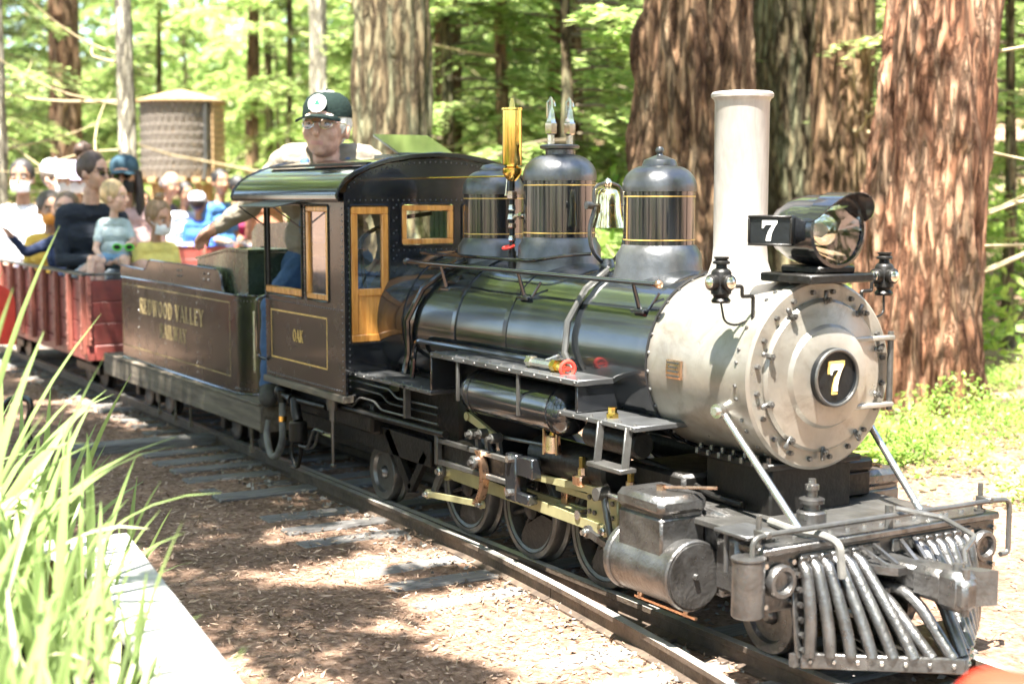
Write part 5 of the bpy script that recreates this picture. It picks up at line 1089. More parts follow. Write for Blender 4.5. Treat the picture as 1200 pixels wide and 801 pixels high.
        for g in (-1, 1):
            def lf(m): m.prism([(.097-.010*max(0, g*math.cos(R(a))), g*.034+.022*math.cos(R(a)), .010+.016*math.sin(R(a))) for a in range(0, 360, 24)], (.0015, 0, 0))
            lo = hb(lf, 'spectacle_lens', 'spec' if glasses == 'clear' else 'shade_lens', 0); lo.parent = go
    return o, H, Hm, T, W, hb
SK1 = (.55, .33, .24); SK2 = (.42, .24, .16); SK3 = (.3, .17, .105)
# driver --------------------------------------------------------------
def overalls(pr, T, W, H, s):
    for g in (-1, 1): pr.append(('c', T(.085, g*.07, .36), T(.062, g*.085, .52), .024, .014, 'strap'))
    pr.append(('c', T(.085, -.04, .26), T(.085, .04, .26), .075, .075, 'strap')); pr.append(('c', T(-.06, -.07, .38), T(-.06, .07, .545), .02, .02, 'strap'))
drv = person('elderly driver in dark cap, glasses and tan shirt with blue overalls seated behind the cab', (-3.08, .02, .695), -26, 1.06, neck=(.10, .545), hscale=1.07, skin=(.52, .3, .215), shirt=(.2, .17, .13), pants=(.04, .085, .18), head=(-18, -2),
    arms=[((-3.37, -.22, 1.055), (-3.60, -.335, .935)), ((-2.85, .20, .90), (-2.68, .06, .80))], knees=[(-2.90, -.29, .66), (-2.62, .03, .72)], feet=[(-2.93, -.31, .32), (-2.55, .03, .42)],
    hair=(.72, .7, .66), hat=('cap', (.009, .017, .015)), glasses='clear', vox=.006, extra=overalls, group=None, lipcol=(.5, .24, .2))
o, H, Hm, T, W, hb = drv
hb(lambda m: (m.lathe((.0, 0, 0), (1, 0, .32), [(0, .0), (.034, 0), (.034, .003), (0, .003)], 28), setattr(m, 'v', [(p[0]+.088, p[1], p[2]+.083) for p in m.v])), 'cap_badge', 'white', 0)
hb(lambda m: (m.lathe((.0, 0, 0), (1, 0, .32), [(.0325, .0032), (.029, .0045), (.0275, .0032)], 28), m.prism([(.005, -.016, -.012), (.0, 0, .02), (.005, .016, -.012)], (.0012, 0, .0003)), m.box(.004, .006, -.003, .003, -.02, -.01), setattr(m, 'v', [(p[0]+.088, p[1], p[2]+.083) for p in m.v])), 'badge_emblem', cmat('badge_green', (.02, .13, .08), .6), 0)
def collar(m):
    for g in (-1, 1): m.prism([(-.06, g*.05, -.135), (.03, g*.068, -.14), (.085, g*.03, -.19), (.055, g*.012, -.175), (.03, g*.045, -.125), (-.05, g*.04, -.12)], (.004, g*.006, .006))
hb(collar, 'shirt_collar', cmat('driver_collar', (.2, .17, .13)), 30)
# riders --------------------------------------------------------------
person('woman in black top with brown hair in a bun, holding a toddler on her lap', (-6.12, -.17, .50), -6, .95, shw=.145, skin=SK1, shirt=(.016, .02, .03), pants=(.45, .5, .55), shorts=True, hair=(.07, .042, .03), hairstyle='bun', glasses='sun', head=(46, 8), lean=5,
       arms=[((-6.04, -.36, .73), (-5.75, -.21, .745)), ((-5.98, .05, .73), (-5.71, -.10, .745))], knees=[(-5.67, -.27, .69), (-5.65, -.0, .69)], feet=[(-5.60, -.27, .36), (-5.6, 0, .36)], vox=.007, legdir=0)
td = person('blond toddler in pale grey tee sitting on the lap of the woman in black', (-5.80, -.12, .70), -4, .47, kid=1.5, shw=.13, skin=(.62, .38, .28), shirt=(.38, .45, .45), pants=(.2, .35, .5), sleeve='short', shorts=True, hair=(.5, .34, .17), head=(56, 4),
       arms=[((-5.76, -.24, .80), (-5.67, -.23, .745)), ((-5.71, -.03, .83), (-5.63, -.08, .84))], knees=[(-5.63, -.30, .735), (-5.60, -.12, .74)], feet=[(-5.58, -.33, .58), (-5.56, -.12, .60)], vox=.006)
gl = thing('toy_sunglasses', 'bright green plastic sunglasses held in the toddler\'s hand', 'sunglasses', (-5.61, -.115, .79))
for k in (-1, 1):
    m = MB(); c = V(-5.605+.018*k, -.125+.03*k, .815); U = V(.5, .86, 0); pts = [c+U*(.024*math.cos(R(a)))+V(0, 0, .017*math.sin(R(a))) for a in range(0, 361, 30)]; m.tube(pts, .005, 6, caps=False); m.build('lens_rim', cmat('toy_green', (.12, .62, .05), .35), gl)
    m = MB(); m.prism([c+U*(.022*math.cos(R(a)))+V(0, 0, .015*math.sin(R(a))) for a in range(0, 360, 30)], (.002, -.001, 0)); m.build('spectacle_lens', 'plateblack', gl)
m = MB(); m.bar((-5.612, -.135, .82), (-5.598, -.115, .82), .008, .008); m.tube([(-5.635, -.178, .815), (-5.69, -.14, .81)], .004, 6); m.build('glasses_bridge', 'toy_green', gl)
person('rider in slate blue cap, sunglasses and black mask with long dark hair', (-6.42, .13, .44), -22, 1.0, skin=SK2, shirt=(.55, .36, .33), pants=(.2, .3, .42), sleeve='short', hair=(.03, .02, .017), hairstyle='long', hat=('cap', (.04, .075, .10)), mask=(.012, .012, .013), glasses='sun', head=(-4, 4), vox=.008, legdir=0)
person('small girl in yellow dress and white mask with hair tied on top', (-5.72, .10, .47), 5, .62, kid=.8, skin=SK2, shirt=(.68, .56, .16), pants=(.68, .56, .16), sleeve='short', hair=(.22, .13, .065), hairstyle='topbun', mask=(.65, .68, .7), head=(18, 16), vox=.007, legdir=0)
person('small child in navy shirt waving one hand above the car side', (-6.54, -.20, .46), -25, .68, kid=.75, skin=SK1, shirt=(.018, .028, .07), pants=(.05, .05, .07), hair=(.16, .10, .06), head=(0, -4), arms=[((-6.62, -.44, .76), (-6.60, -.56, .90)), None], vox=.007, legdir=0)
person('child in yellow shirt and orange mask beside the child in navy', (-6.98, -.20, .45), -20, .70, kid=.7, skin=SK2, shirt=(.72, .45, .08), pants=(.06, .06, .1), sleeve='short', hair=(.07, .05, .035), mask=(.75, .3, .05), head=(22, 8), vox=.008, legdir=0)
person('adult in white shirt and grey and white cap sitting behind the children', (-7.66, .0, .44), -10, 1.0, skin=SK1, shirt=(.66, .66, .68), pants=(.1, .12, .18), hair=(.12, .09, .07), hat=('cap', (.5, .5, .5)), mask=(.66, .66, .68), head=(45, 8), vox=.009, legdir=0)
person('rider in lilac bucket hat and white mask behind the woman in black', (-7.90, .20, .44), -5, 1.0, skin=SK2, shirt=(.6, .58, .6), pants=(.12, .12, .16), hair=(.05, .035, .03), hat=('bucket', (.32, .29, .4)), mask=(.68, .68, .7), head=(8, 4), vox=.009, legdir=0)
person('dark haired rider in white top and white mask at the back of the car', (-8.24, -.08, .45), -20, 1.0, skin=SK3, shirt=(.62, .62, .66), pants=(.1, .1, .14), hair=(.03, .025, .025), mask=(.66, .67, .7), head=(-8, 6), vox=.009, legdir=0)
GB = 'riders in the far red car'
person('grey haired man in plaid purple grey shirt leaning forward in the far car', (-11.26, 1.80, .46), 42, 1.0, skin=SK2, shirt=(.13, .11, .16), pants=(.1, .1, .12), sleeve='short', hair=(.16, .14, .14), hairstyle='bald', head=(-15, 16), lean=14, vox=.010, group=GB, legdir=62)
person('dark haired child in red shirt in the far car', (-10.86, 1.58, .46), -60, .72, kid=.7, skin=SK3, shirt=(.5, .04, .045), pants=(.08, .08, .1), hair=(.02, .017, .015), head=(60, 0), vox=.011, group=GB, legdir=62)
person('dark haired rider in white and royal blue jacket in the far car', (-11.10, 2.06, .44), 20, .88, skin=SK3, shirt=(.55, .6, .68), pants=(.3, .36, .36), hair=(.018, .015, .014), head=(-10, 12), vox=.010, group=GB, legdir=62)
person('child in pale knitted hat and blue vest in the far car', (-10.90, 2.14, .46), -35, .70, kid=.7, skin=SK3, shirt=(.03, .11, .5), pants=(.3, .36, .36), hair=(.02, .015, .014), hat=('cap', (.62, .6, .68)), head=(170, 0), vox=.011, group=GB, legdir=62)
person('man in blue polo shirt with short black hair in the far car', (-10.98, 2.38, .45), 30, 1.0, skin=SK3, shirt=(.06, .17, .4), pants=(.12, .16, .25), sleeve='short', hair=(.014, .012, .012), head=(-25, 2), vox=.010, group=GB, legdir=62)
person('black haired rider in magenta top behind the man in blue polo', (-11.38, 2.70, .44), 40, .95, skin=SK3, shirt=(.36, .04, .12), pants=(.1, .1, .12), hair=(.014, .012, .012), head=(0, 6), vox=.012, group=GB, legdir=62)
person('rider in white bucket hat and rust brown shirt in the far car', (-11.02, 2.86, .44), 20, 1.0, skin=SK3, shirt=(.3, .13, .08), pants=(.1, .1, .12), hair=(.03, .02, .02), hat=('bucket', (.66, .64, .6)), head=(-20, 4), vox=.011, group=GB, legdir=62)
# ---------------------------------------------------------------- trees
def trunk_mesh(name, r, h, mt, seed, flare=.35, ridge=.12, lean=(0, 0), seg=72, rows=90, taper=.45, nr=16, burl=0, flake=.012):
    vs = []; fs = []; zs = [h*(i/rows)**1.35 for i in range(rows+1)]
    for z in zs:
        rad = r*(1-taper*z/h)*(1+flare*math.exp(-z/.45)+.12*math.exp(-z/1.6)); cx = lean[0]*z+.03*noise.noise(Vector((z*.5, seed, 0))); cy = lean[1]*z+.03*noise.noise(Vector((z*.5, seed, 9)))
        for k in range(seg):
            a = 2*math.pi*k/seg; tw = a+.10*z+.05*noise.noise(Vector((z*1.3, seed, 3)))
            q = Vector((math.cos(tw)*nr/6.3, math.sin(tw)*nr/6.3, z*.55+seed*7)); n1 = 1-abs(noise.noise(q))*2.4; n2 = noise.noise(q*2.3+Vector((0, 0, z*.8))); n3 = noise.noise(Vector((math.cos(a)*1.3, math.sin(a)*1.3, z*.9+seed)))
            bl = burl*max(0, noise.noise(Vector((math.cos(a)*2, math.sin(a)*2, z*1.8+seed*3)))-.15)
            lobe = 1+flare*.35*math.exp(-z/.5)*math.sin(a*5+seed)
            fk = noise.noise(Vector((math.cos(tw)*nr/3.2, math.sin(tw)*nr/3.2, z*2.1+seed*5))); fk = min(1, max(0, (fk-.02)*7))
            rr_ = rad*lobe*(1+ridge*(.75*n1-.4)+ridge*.35*n2+.07*n3+bl)+flake*fk
            vs.append((cx+rr_*math.cos(a), cy+rr_*math.sin(a), z))
    for i in range(rows):
        for k in range(seg): fs.append((i*seg+k, i*seg+(k+1) % seg, (i+1)*seg+(k+1) % seg, (i+1)*seg+k))
    m = MB(); m.add(vs, fs); return m.mesh(name, mt, (0, 0, 0), 60)
def bough(o, az, L, droop, nt=9, leaf=.075, wid=.022, rise=.1, lpt=14):
    """flat drooping conifer spray; returns centres, long axes, normals and stem points"""
    o = np.array(o); h = np.array([math.cos(az), math.sin(az), 0]); sdv = np.array([-h[1], h[0], 0]); C = []; D = []; Nn = []
    P = lambda t: o+h*L*t+np.array([0, 0, 1])*L*(rise*t-droop*t*t)
    stem = [P(t) for t in np.linspace(0, 1, 7)]
    for i in range(nt):
        for g in (-1, 1):
            t = .18+.8*(i+.5*RNG.random())/nt; p = P(t); tl = L*.42*(1-.75*abs(t-.35))*RNG.uniform(.7, 1.15); td = h*.75+sdv*g*.8+np.array([0, 0, RNG.uniform(-.45, .05)]); td /= np.linalg.norm(td)
            u = np.linspace(.08, 1, lpt)[:, None]; c = p+td*u*tl-np.array([0, 0, 1])*tl*.25*u*u; sd2 = np.cross(td, [0, 0, 1]); sgn = np.where(np.arange(lpt) % 2, 1, -1)[:, None]
            d = td*.8+sd2*sgn*.75+RNG.normal(size=(lpt, 3))*.12; C.append(c+d*leaf*.4); D.append(d); Nn.append(np.tile([0, 0, 1.], (lpt, 1))+RNG.normal(size=(lpt, 3))*.3)
    return np.concatenate(C), np.concatenate(D), np.concatenate(Nn), stem
def crown_mesh(name, bs, mt, leaf=.08, wid=.026, nt=9, lpt=14):
    C = []; D = []; Nn = []; st = MB()
    for o, azm, L, dr, ri in bs:
        c, d, n, s = bough(o, azm, L, dr, nt, leaf, wid, ri, lpt); C.append(c); D.append(d); Nn.append(n); st.tube(s, list(np.linspace(.006+.008*L, .003, 7)), 5)
    C = np.concatenate(C); me = quads(name, C, np.concatenate(D), np.concatenate(Nn), RNG.uniform(.7, 1.3, len(C))*leaf, RNG.uniform(.7, 1.3, len(C))*wid, mt)
    return me, st
def tree(name, label, x, y, tme, crown=None, stems=None, group=None, rz=0, sc=1, twigs=None, tmat='twig'):
    t = thing(name, label, 'tree', (x, y, gh(x, y)-.06), group); t.rotation_euler.z = rz; t.scale = (sc, sc, sc)
    share('trunk', tme, t)
    if crown: share('crown', crown, t)
    if stems: share('branches', stems, t)
    if twigs:
        for pts, r in twigs:
            m = MB(); m.tube(pts, [r*(1-.75*i/(len(pts)-1)) for i in range(len(pts))], 6); me = m.mesh('dead_branch', tmat); share('dead_branch', me, t)
    return t
def bset(n, z0, z1, rmin, L0, L1, seed, az0=0, az1=6.283, droop=(.15, .4)):
    r = random.Random(seed); out = []
    for k in range(n):
        z = z0+(z1-z0)*(k+r.random())/n; a = r.uniform(az0, az1); L = (L0+(L1-L0)*r.random())*(1-.35*(z-z0)/(z1-z0+.01)); out.append(((rmin*math.cos(a), rmin*math.sin(a), z), a, L, r.uniform(*droop), r.uniform(0, .18)))
    return out
hi_c, hi_s = crown_mesh('high_crown', bset(46, 4.6, 9.5, .2, 1.3, 2.6, 1), 'leafA', .13, .045, 8, 9); hi_sm = hi_s.mesh('branches', 'twigdark')
lo_cs = []
for k, (mt, z0, L0, L1, n) in enumerate((('leafB', .9, .7, 1.7, 40), ('leafA', .8, .9, 2.0, 40), ('leafB', .5, .6, 1.5, 44), ('leafB', 1.3, .9, 2.1, 36))):
    c, s = crown_mesh('understory_crown', bset(n, z0, 6.2, .04, L0, L1, 20+k, droop=(.1, .5)), mt, .105, .038, 9, 13); lo_cs.append((c, s.mesh('branches', 'twigdark')))
def dead(seed, n, z0, z1, r0, L0, L1, az0, az1, r=.014, up=.1, curl=.3):
    q = random.Random(seed); out = []
    for k in range(n):
        z = q.uniform(z0, z1); a = q.uniform(az0, az1); L = q.uniform(L0, L1); p = V(r0*math.cos(a), r0*math.sin(a), z); d = V(math.cos(a), math.sin(a), q.uniform(-.25, .35)); pts = [p]; c = q.uniform(-curl, curl); v = q.uniform(-curl, curl)
        for i in range(7): d = (d+V(-math.sin(a)*c*.4, math.cos(a)*c*.4, v*.35+q.uniform(-.1, .1))).normalized(); p = p+d*L/7; pts.append(p)
        out.append((pts, r*q.uniform(.6, 1.3)))
    return out
tR = trunk_mesh('trunk', .272, 11, 'barkred', 1, .42, .30, (.036, .06), 180, 240, .4, 14, .25, .022)
t2 = trunk_mesh('trunk', .335, 11, 'barkbrown', 2, .3, .2, (.0, .0), 140, 170, .4, 13, .5, .016)
t3 = trunk_mesh('trunk', .265, 11, 'barkgreen', 3, .3, .26, (0, 0), 84, 90, .35, 12)
t4 = trunk_mesh('trunk', .245, 11, 'barkbrown', 4, .3, .24, (0, 0), 84, 90, .35, 11)
t5 = trunk_mesh('trunk', .28, 11, 'barkgreen', 5, .3, .28, (.0, .0), 96, 100, .35, 13)
tslim = trunk_mesh('trunk', .068, 9, 'barkpale', 6, .3, .12, (0, 0), 28, 40, .4, 7)
tslim2 = trunk_mesh('trunk', .06, 8, 'barkbrown', 7, .3, .2, (.03, .02), 24, 36, .4, 7)
tmid = trunk_mesh('trunk', .2, 10, 'barkbrown', 8, .3, .22, (0, 0), 48, 50, .35, 10)
tree('redwood_tree', 'massive redwood with reddish shredded bark beside the smokebox front', -2.99, 3.39, tR, None, None, 'redwood trees', 0.0, twigs=dead(5, 11, .5, 3.2, .24, .8, 1.7, .55, 1.7, .011))
tree('redwood_tree', 'broad brown redwood with burls behind the smokestack', -4.56, 3.14, t2, None, None, 'redwood trees', 2.0)
tree('redwood_tree', 'grey green mossy redwood trunk, one of a close pair', -6.56, 5.62, t3, None, None, 'redwood trees', 3.0, twigs=dead(8, 7, .9, 3.2, .22, .8, 1.6, -1.9, -.2, .016))
tree('redwood_tree', 'dark brown redwood trunk close beside the mossy one', -5.93, 5.70, t4, hi_c, hi_sm, 'redwood trees', 1.2, twigs=dead(9, 5, .8, 3, .2, .6, 1.5, -1.8, 0, .014))
tree('redwood_tree', 'green streaked redwood trunk behind the driver and cab roof', -7.32, 2.44, t5, None, None, 'redwood trees', .4)
tree('slim_tree', 'slender pale sunlit trunk with curving dead branches near the water tank', -9.36, 1.02, tslim, None, None, None, 0, twigs=dead(11, 18, .7, 3.6, .05, .8, 2.0, 2.6, 4.9, .013, curl=.5))
tree('slim_tree', 'slender greenish trunk at the edge of the woods with bare twigs', -9.90, .10, tslim, None, None, None, 2.0, twigs=dead(12, 8, .7, 3.2, .05, .6, 1.5, -1.5, 2.5, .011))
for lab, px, py, tm_, rz, sc in (('thin pale trunk branching above the cab, behind the driver', -14.1, 4.8, tslim, 1, 1.5), ('dark trunk standing back in the green woods', -11.5, 5.2, tmid, 2, .75), ('grey upright trunk in the woods behind the steam dome', -11.7, 6.85, tmid, 3, 1.0), ('thin dark trunk behind the brass whistle', -9.45, 4.75, tslim2, 4, 1), ('leaning brown trunk to the right of the water tank', -18.4, 5.5, tslim2, .6, 1.5), ('pale trunk half hidden by boughs behind the bell', -13.9, 9.1, tmid, 2.2, .7), ('dark forked trunk far behind the riders', -21.9, 3.7, tmid, 1.4, 1.3)):
    tree('forest_tree', lab, px, py, tm_, lo_cs[int(rz) % 4][0] if sc < 1.2 else None, lo_cs[int(rz) % 4][1] if sc < 1.2 else None, 'trees in the woods', rz, sc, twigs=dead(int(px*-10), 8, .8, 4, .08, .8, 2, 0, 6.28, .014))
# understory trees, on rays of view at growing distance
ur = random.Random(12); k = 0
tund = trunk_mesh('trunk', .042, 6, 'barkgreen', 9, .3, .2, (.02, 0), 14, 24, .6, 6)
LAB = ['bright broadleaf sapling in the sunlit woods', 'feathery young conifer in the sunlit woods', 'leafy yellow green sapling among the trees', 'tall spreading sapling with light leaves']
for dist, n, jit in ((11.5, 4, .6), (15, 6, 1.0), (20, 9, 1.5), (26, 12, 2), (34, 15, 3)):
    for i in range(n):
        u = -.40+.80*(i+.5+ur.uniform(-.3, .3))/n; d = dist+ur.uniform(-jit, jit); px = 2.6+(-.856+.5165*u)*d; py = -2.5+(.5165+.856*u)*d
        if d < 13 and u < .02: continue
        if d < 21 and -.31 < u < -.10: continue
        if py < 1.6 and px > -13: continue
        j = ur.randrange(4); tree('understory_tree', LAB[j], px, py, tund, lo_cs[j][0], lo_cs[j][1], 'saplings in the woods: '+LAB[j].split()[0], ur.uniform(0, 6.28), ur.uniform(.75, 1.25)*(1+.012*d)); k += 1
for i in range(16):
    u = .44+.07*(i % 8); d = (13, 20)[i//8]+ur.uniform(-1.5, 1.5); px = 2.6+(-.856+.5165*u)*d; py = -2.5+(.5165+.856*u)*d; j = ur.randrange(4)
    tree('understory_tree', LAB[j], px, py, tund, lo_cs[j][0], lo_cs[j][1], 'saplings in the woods: '+LAB[j].split()[0], ur.uniform(0, 6.28), ur.uniform(.9, 1.3))
# far woodland on the slope
N = 75000; th = RNG.uniform(-.75, .85, N); dst = RNG.uniform(36, 60, N); X = 2.6+(-.856+.5165*np.tan(th))*dst; Y = -2.5+(.5165+.856*np.tan(th))*dst
cl = np.array([noise.noise(Vector((a*.35, b*.35, 0))) for a, b in zip(X, Y)]); Z = np.array([gh(a, b) for a, b in zip(X, Y)])+np.abs(RNG.normal(size=N))*(3.2+3*cl)+.2
stuff('far_woodland', quads('far_woodland', np.stack([X, Y, Z], 1), unit(N), unit(N), RNG.uniform(.25, .6, N), RNG.uniform(.15, .35, N), 'leafB'), 'mass of bright foliage on the far slope', 'woodland')
# canopy trees on the camera side, which dapple the light
def canopy(label, x, y, bs, seed):
    c, s = crown_mesh('canopy', bs, 'leafA', .13, .042, 6, 8); tree('redwood_tree', label, x, y, t4, c, s.mesh('branches', 'twigdark'), 'redwood trees', 0)
REFLECTED_SHRUBS = []
def bough_at(tx, ty, x, y, z, L):   # bough of a tree at (tx, ty) whose middle is over (x, y)
    a = math.atan2(y-ty, x-tx); D = math.hypot(x-tx, y-ty); st = max(.15, D-L/2); return ((st*math.cos(a), st*math.sin(a), z), a, L, .12, .05)
cr = random.Random(5)
def shade(tx, ty, pts): return [bough_at(tx, ty, x+cr.uniform(-.15, .15), y+cr.uniform(-.15, .15), z+cr.uniform(-.5, .5), L) for x, y, z, L in pts]
kx, ky = math.cos(R(SUN_EL))*math.cos(R(SUN_AZ))/math.sin(R(SUN_EL)), math.cos(R(SUN_EL))*math.sin(R(SUN_AZ))/math.sin(R(SUN_EL))
pA = []
for gx_, gy_, L in SHADE_SPOTS:
    z = cr.uniform(4.8, 7.5); pA.append((gx_+kx*z, gy_+ky*z, z, L))
tc_, ts_ = crown_mesh('crown', shade(-4.56, 3.14, [(-4.56+kx*z+dx, 3.14+ky*z+dy, z, 1.5) for z, dx, dy in ((4.6, .1, 0), (5.2, -.4, .2), (5.6, .5, -.1), (6.0, 0, .5), (5.4, -.9, .4))]), 'leafA', .15, .05, 9, 10)
for t_ in [o for o in COL.objects if o.get('label', '').startswith('broad brown redwood')]: t_.rotation_euler.z = 0; share('crown', tc_, t_); share('branches', ts_.mesh('branches', 'twigdark'), t_)
tc_, ts_ = crown_mesh('crown', shade(-2.95, 3.47, [(-2.9+kx*z+dx, 3.5+ky*z+dy, z, .6) for z, dx, dy in ((5.2, .3, .1), (5.6, -.3, .2), (6.0, .1, .5), (6.4, .6, .4), (6.8, -.1, -.3), (5.4, .7, .6))]), 'leafA', .13, .042, 5, 6)
for t_ in [o for o in COL.objects if o.get('label', '').startswith('massive redwood')]: share('crown', tc_, t_); share('branches', ts_.mesh('branches', 'twigdark'), t_)
canopy('redwood on the near side of the line, its boughs over the tender', -4.6, -4.6, shade(-4.6, -4.6, [p for p in pA if p[0] < -1.6])+bset(30, 5, 10, .2, 1.0, 2.4, 31), 1)
canopy('redwood on the near side of the line, its boughs over the planter', -.6, -5.2, shade(-.6, -5.2, [p for p in pA if p[0] >= -1.6])+bset(26, 7, 11, .2, 1.0, 1.8, 33, 3.4, 6.0), 2)
for i, (x, y) in enumerate(((5.8, -6.8), (2.4, -8.2), (-2.6, -8.4), (8.2, -4.2), (8.6, .6), (6.8, 4.6), (-7.5, -6.0), (3.2, 7.2))):
    tree('redwood_tree', 'unseen redwood added round the camera for reflections', x, y, t4, hi_c, hi_sm, 'unseen redwoods added for reflections', i*1.3)  # out of view, added so crowns replace sky mirrored in the boiler
hib_c, hib_s = crown_mesh('crown', bset(64, 3.6, 10.5, .2, 1.5, 2.8, 91), 'leafB', .16, .06, 8, 9); hib_sm = hib_s.mesh('branches', 'twigdark')
for i, (x, y, s_) in enumerate(((-10.5, -3.2, 1.0), (-13.5, -2.2, 1.2), (-17, -3.2, 1.4), (-20.5, -1.2, 1.5), (-12, -6.5, 1.2), (-15.5, -7, 1.3))):
    tree('redwood_tree', 'unseen redwood added behind the train for roof reflections', x, y, t4, hib_c, hib_sm, 'unseen redwoods added behind the train for reflections', i*1.7, s_)  # out of view, added to give the roof edge green reflections
tl_c, tl_s = crown_mesh('tall_crown', bset(60, 8.5, 17, .3, 2.2, 3.8, 77), 'leaftall', .3, .11, 8, 9); tl_sm = tl_s.mesh('branches', 'twigdark'); ttall = trunk_mesh('trunk', .22, 18, 'barkgreen', 12, .3, .22, (0, 0), 40, 50, .5, 11)
for i in range(8):
    u = -.62+1.2*(i+.5)/8; d = 46+12*((i*7) % 5)/4; px = 2.6+(-.856+.5165*u)*d; py = -2.5+(.5165+.856*u)*d
    tree('tall_redwood', 'tall redwood added far back in the woods for reflections', px, py, ttall, tl_c, tl_sm, 'tall redwoods added far back for reflections', i*1.1, 1.75)  # added so high crowns above view replace sky in the boiler reflection
REFLECTED_HEDGE = [(-6.6+.55*i, -4.3-.4*math.sin(i*1.9), 2.0+.5*math.sin(i*2.3)) for i in range(10)]  # hedge out of view, added for the boiler flank to mirror green
for i, (x, y, s_) in enumerate(((5.6, 1.2, 1.2), (6.2, 2.6, 1.3), (5.4, 4.0, 1.2), (7.2, -1.3, 1.2), (7.6, 1.6, 1.5), (6.6, 5.5, 1.4))):
    j = (1, 3, 0)[i % 3]; tree('understory_tree', LAB[j], x, y, tund, lo_cs[j][0], lo_cs[j][1], 'saplings in the woods: '+LAB[j].split()[0], i*1.2, s_)  # unseen saplings added ahead to block sky light on the smokebox front
nb = random.Random(9)
for i in range(34):      # unseen undergrowth and saplings, added on the camera side for paintwork to mirror
    a = R(-172+i*7.6); d = nb.uniform(5.2, 8.5); x = 2.6+d*math.cos(a); y = -2.5+d*math.sin(a)
    if abs(y) < 1.0: continue
    j = nb.randrange(4)
    if i % 2: tree('understory_tree', LAB[j], x, y, tund, lo_cs[j][0], lo_cs[j][1], 'saplings in the woods: '+LAB[j].split()[0], i, nb.uniform(.7, 1.1))
    else: REFLECTED_SHRUBS.append((x, y, nb.uniform(1.6, 2.8)))
# ---------------------------------------------------------------- ferns and low shrubs beside the line
def fern(seed, n=9, L=.45):
    C = []; D = []; Nn = []; rs = np.random.default_rng(seed)
    for k in range(n):
        a = 6.283*k/n+rs.uniform(-.3, .3); l = L*rs.uniform(.7, 1.2); h = np.array([math.cos(a), math.sin(a), 0]); s = np.array([-h[1], h[0], 0]); t = np.linspace(.12, 1, 20)
        p = h*(l*t)[:, None]+np.array([0, 0, 1])*(l*(1.1*t-.95*t*t))[:, None]
        for g in (-1, 1): C.append(p+s*g*(l*.09*(1-t)+.006)[:, None]); D.append(np.tile(s*g+h*.45, (20, 1))+rs.normal(size=(20, 3))*.1); Nn.append(np.tile([0, 0, 1.], (20, 1))+h*.4)
    C = np.concatenate(C); t = np.tile(np.linspace(.12, 1, 20), 2*n); return quads('fronds', C, np.concatenate(D), np.concatenate(Nn), L*(.22*(1.05-t)+.02), L*.055*(1.1-.6*t), 'leafC')
ferns = [fern(s, 9+s % 3, .36+.05*s) for s in range(4)]
def shrub(seed, n=900, rx=.45, rz_=.35, leaf=.055):
    rs = np.random.default_rng(seed); u = rs.normal(size=(n, 3)); u /= np.linalg.norm(u, axis=1)[:, None]; r = rs.uniform(.45, 1, n)**.5; c = u*r[:, None]*[rx, rx, rz_]; c[:, 2] = np.abs(c[:, 2])*1.2+.03; c *= (1+.35*np.sin(u[:, :1]*5+seed)*np.cos(u[:, 1:2]*4))
    return quads('leaves', c, u*[1, 1, .5]+rs.normal(size=(n, 3))*.6, rs.normal(size=(n, 3))*.6+[0, 0, 1], rs.uniform(.6, 1.4, n)*leaf, rs.uniform(.6, 1.3, n)*leaf*.5, 'leafC')
shrubs = [shrub(s, 1000, .42+.06*s, .28+.05*s) for s in range(4)]
pr_ = random.Random(21); k = 0
stemm = MB(); stemm.tube([(0, 0, 0), (.02, .01, .12), (.05, .02, .25)], [.008, .006, .003], 6); stemm.tube([(0, 0, 0), (-.04, .03, .12), (-.1, .05, .22)], [.007, .005, .003], 6); stemm = stemm.mesh('stem', 'twigdark')
def plantat(kind, me, lab, x, y, sc, grp):
    t = thing(kind, lab, 'plant' if kind != 'fern' else 'fern', (x, y, gh(x, y)-.01), grp); t.rotation_euler.z = pr_.uniform(0, 6.28); t.scale = (sc,)*3; share('foliage', me, t); share('stem', stemm, t); return t
for i in range(75):
    x = pr_.uniform(-4.4, .2); y = pr_.uniform(1.95, 4.8)
    if math.hypot(x+2.95, y-3.47) < .55 or math.hypot(x+4.56, y-3.14) < .6: continue
    if i % 5 < 2: plantat('fern', ferns[i % 4], 'arching yellow green fern in the sun by the far side of the line', x, y, pr_.uniform(.5, .85), 'ferns beside the line')
    else: plantat('low_shrub', shrubs[i % 4], 'low sunlit leafy shrub at the foot of the redwoods', x, y, pr_.uniform(.28, .52), 'low shrubs beside the line')
for i in range(44):
    d = pr_.uniform(10, 22); u = pr_.uniform(-.36, .42); x = 2.6+(-.856+.5165*u)*d; y = -2.5+(.5165+.856*u)*d
    if y < 3.2 and x > -13: continue
    plantat('low_shrub', shrubs[i % 4], 'leafy undergrowth shrub deeper in the woods', x, y, pr_.uniform(1.2, 2.6), 'undergrowth shrubs in the woods')
for i, (x, y, sc_) in enumerate(REFLECTED_SHRUBS+REFLECTED_HEDGE): plantat('low_shrub', shrubs[i % 4], 'unseen leafy shrub added for the paintwork to reflect', x, y, sc_, 'unseen shrubs added for reflections')  # shrubs out of view, added so boiler and panels reflect green
plantat('low_shrub', shrubs[1], 'bright green sprig of leaves showing between sand dome and smokestack', -3.9, 2.05, 1.5, None)
N = 9000; X = RNG.uniform(-6, 3, N); Y = RNG.uniform(1.75, 6, N); keep = np.array([noise.noise(Vector((a*1.3, b*1.3, 2))) for a, b in zip(X, Y)]) > -.15+.3*(Y < 2.0); X = X[keep]; Y = Y[keep]; N = len(X); Z = np.array([gh(a, b) for a, b in zip(X, Y)])+RNG.uniform(.005, .10, N)
